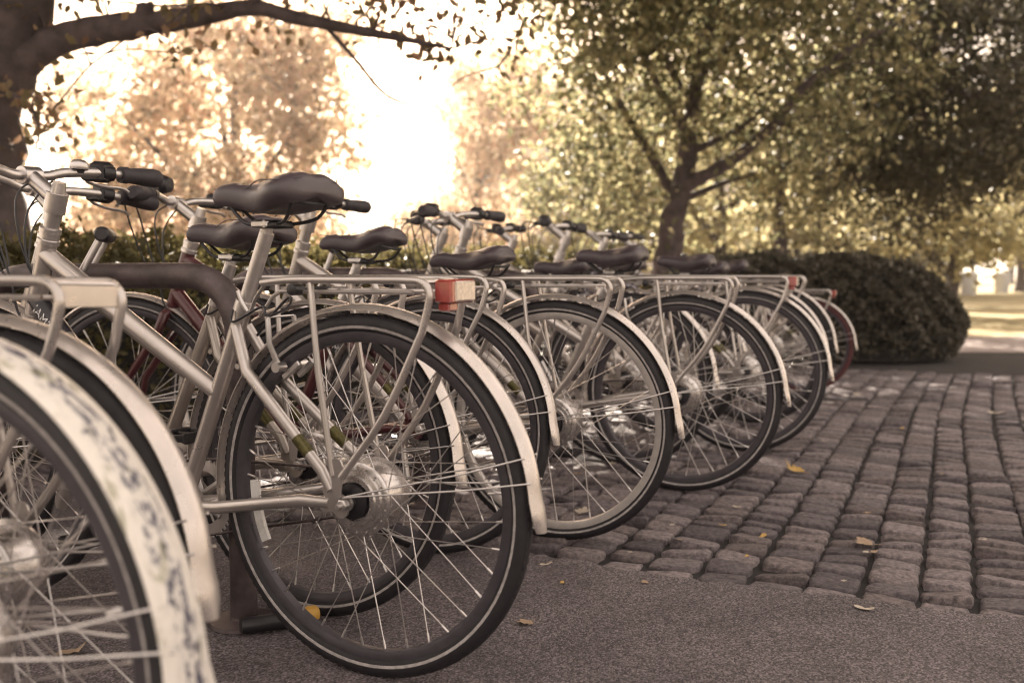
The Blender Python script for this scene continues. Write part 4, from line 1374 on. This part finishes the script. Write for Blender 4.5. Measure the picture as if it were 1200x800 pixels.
# ---------------------------------------------------------------- locks and the small things on the ground
def lock(x, y, z, rz, ry, label):
    """U-lock hung on a hoop: black crossbar with end caps, steel shackle"""
    t = empty('bicycle_lock', (x, y, z), rz)
    t.rotation_euler = (R(ry), 0, rz)
    put('crossbar', MB().tube([(-.062, 0, 0), (-.055, 0, 0), (.055, 0, 0), (.062, 0, 0)], [.013, .0175, .0175, .013], 14).mesh('crossbar', M['black']), t, Matrix.Translation((0, 0, .03)))
    pts = [(-.045, 0, .03), (-.045, 0, -.10)] + [(-.045 * math.cos(a), 0, -.10 - .045 * math.sin(a)) for a in np.linspace(.3, PI - .3, 7)] + [(.045, 0, -.10), (.045, 0, .03)]
    put('shackle', MB().tube(pts, .0085, 10).mesh('shackle', M['alloy']), t)
    tag(t, label, 'bicycle lock', 'U-locks hung on the hoop stands')
lock(-0.95, 2.30, .825, R(104), 28, 'black capped steel U-lock hooked over the hoop near the tall saddle')
lock(-0.62, 3.415, .82, R(100), 20, 'black capped steel U-lock hooked over the hoop deeper in the row')

t = empty('capped_tube', (-0.505, 2.085, 0.0), R(30))
put('tube', MB().tube([(-.075, 0, .024), (-.065, 0, .024), (.05, 0, .020), (.06, 0, .020)], [.014, .0175, .0175, .016], 14).mesh('tube', M['black']), t)
put('cap', MB().tube([(.06, 0, .024), (.064, 0, .024), (.088, 0, .024), (.094, 0, .024)], [.016, .0185, .018, .013], 14).mesh('cap', M['yellow']), t)
tag(t, 'black tube with a yellow end cap lying at the foot of the hoop', 'tube')

# ---------------------------------------------------------------- fallen leaves
@cached
def m_fallen(kind, mat):
    rr = random.Random(kind * 13 + 5)
    if kind < 3:                                     # lobed maple-like leaf, curled
        out = []
        lob = [(0, 1.0), (.18, .72), (.34, .56), (.60, .86), (.85, .60), (1.05, .52), (1.3, .66), (1.7, .46), (2.3, .42), (2.9, .30)]
        for a, r in lob: out.append((a, r * rr.uniform(.85, 1.1)))
        ring = [(a, r) for a, r in out] + [(-a, r * rr.uniform(.85, 1.1)) for a, r in reversed(out[1:])]
    else:
        ring = [(a, .30 + .7 * abs(math.cos(a)) ** 1.5 * (1 if math.cos(a) > 0 else .7)) for a in np.linspace(0, 2 * PI, 13)[:-1]]
    cup = rr.uniform(.35, .7)
    V = [(0, 0, .06)]
    for a, r in ring:
        x, y = r * math.cos(a), r * math.sin(a)
        V.append((x * .5, y * .5, .05 + cup * .12 * r + rr.uniform(-.03, .05)))
    for a, r in ring:
        x, y = r * math.cos(a), r * math.sin(a)
        V.append((x, y * .9, .05 + cup * r * r * rr.uniform(.25, .9)))
    n = len(ring)
    F = []
    for k in range(n):
        q = (k + 1) % n
        F.append((0, 1 + k, 1 + q)); F.append((1 + k, 1 + n + k, 1 + n + q, 1 + q))
    mb = MB(); mb.add(V, F)
    mb.tube([(0, 0, .06), (-.35, .02, .05), (-.75, .08, .12)], [.02, .02, .015], 5)
    return mb.mesh('fallen_leaf', M[mat], True, 80)
def ground_pt(px, py):
    z = 1167 * CAM_H / (py - 322)
    return ((px - 600) / 1167 * z, z)
def fallen(px, py, size, kind, mat, label, group=None):
    x, y = ground_pt(px, py)
    o = put('fallen_leaf', m_fallen(kind, mat), loc=(x, y, .008 if y * .907 + x * .42 > W0 else .003))
    o.scale = (size,) * 3
    o.rotation_euler = (random.uniform(-.1, .1), random.uniform(-.1, .1), random.uniform(0, 6.28))
    tag(o, label, 'leaf', group)
fallen(940, 557, .060, 0, 'dry_yellow', 'curled yellow leaf lying on the cobblestones')
fallen(1023, 645, .052, 1, 'dry', 'crumpled brown leaf lying on the cobblestones')
fallen(1022, 656, .022, 3, 'dry_pale', 'small pale leaf scrap beside the crumpled brown leaf')
fallen(1020, 722, .028, 4, 'dry_pale', 'pale leaf scrap at the edge between cobblestones and asphalt')
fallen(618, 739, .036, 2, 'dry', 'dry brown leaf lying on the asphalt beside the front tyre')
fallen(62, 778, .045, 0, 'dry', 'dry lobed leaf on the asphalt seen through the spokes')
fallen(683, 607, .05, 1, 'dry_pale', 'pale leaf on the cobblestones seen through spokes')
fallen(1008, 465, .05, 2, 'dry_pale', 'pale leaf on the cobblestones near the clipped hedge')
fallen(940, 458, .05, 0, 'dry_yellow', 'yellow leaf beside the dark red tyre')
fallen(1170, 487, .05, 3, 'dry_pale', 'pale oval leaf near the far path asphalt')
G = 'small dry leaf scraps caught in the paving'
spots = [(760, 690, .020), (790, 622, .016), (868, 600, .018), (898, 636, .020), (1021, 607, .018), (705, 628, .02), (640, 668, .02), (880, 660, .014), (1030, 655, .018), (742, 655, .015), (812, 573, .02), (850, 622, .014), (675, 560, .03), (720, 548, .03), (970, 520, .02), (1060, 505, .02), (1110, 560, .016), (900, 520, .02), (1160, 640, .014), (660, 690, .014), (800, 640, .014), (995, 690, .014)]
for i, (a, b, s) in enumerate(spots):
    fallen(a, b, s, 1 + i % 4, ('dry', 'dry_pale', 'dry_pale', 'dry_yellow')[i % 4], 'small dry leaf scrap caught in the joints of the cobblestones', G)

# ---------------------------------------------------------------- sunlit air
m = bpy.data.materials.new('warm_air'); m.use_nodes = True
nt = m.node_tree; nt.nodes.clear()
out = nt.nodes.new('ShaderNodeOutputMaterial'); vol = nt.nodes.new('ShaderNodeVolumePrincipled')
vol.inputs['Color'].default_value = (1.0, 0.94, 0.89, 1)
vol.inputs['Density'].default_value = 0.0017
vol.inputs['Anisotropy'].default_value = 0.55
nt.links.new(vol.outputs[0], out.inputs['Volume'])
me = MB().box((50, 420, 8), (950, 1000, 18.2)).mesh('haze', m, False)
tag(put('haze', me), kind='stuff')
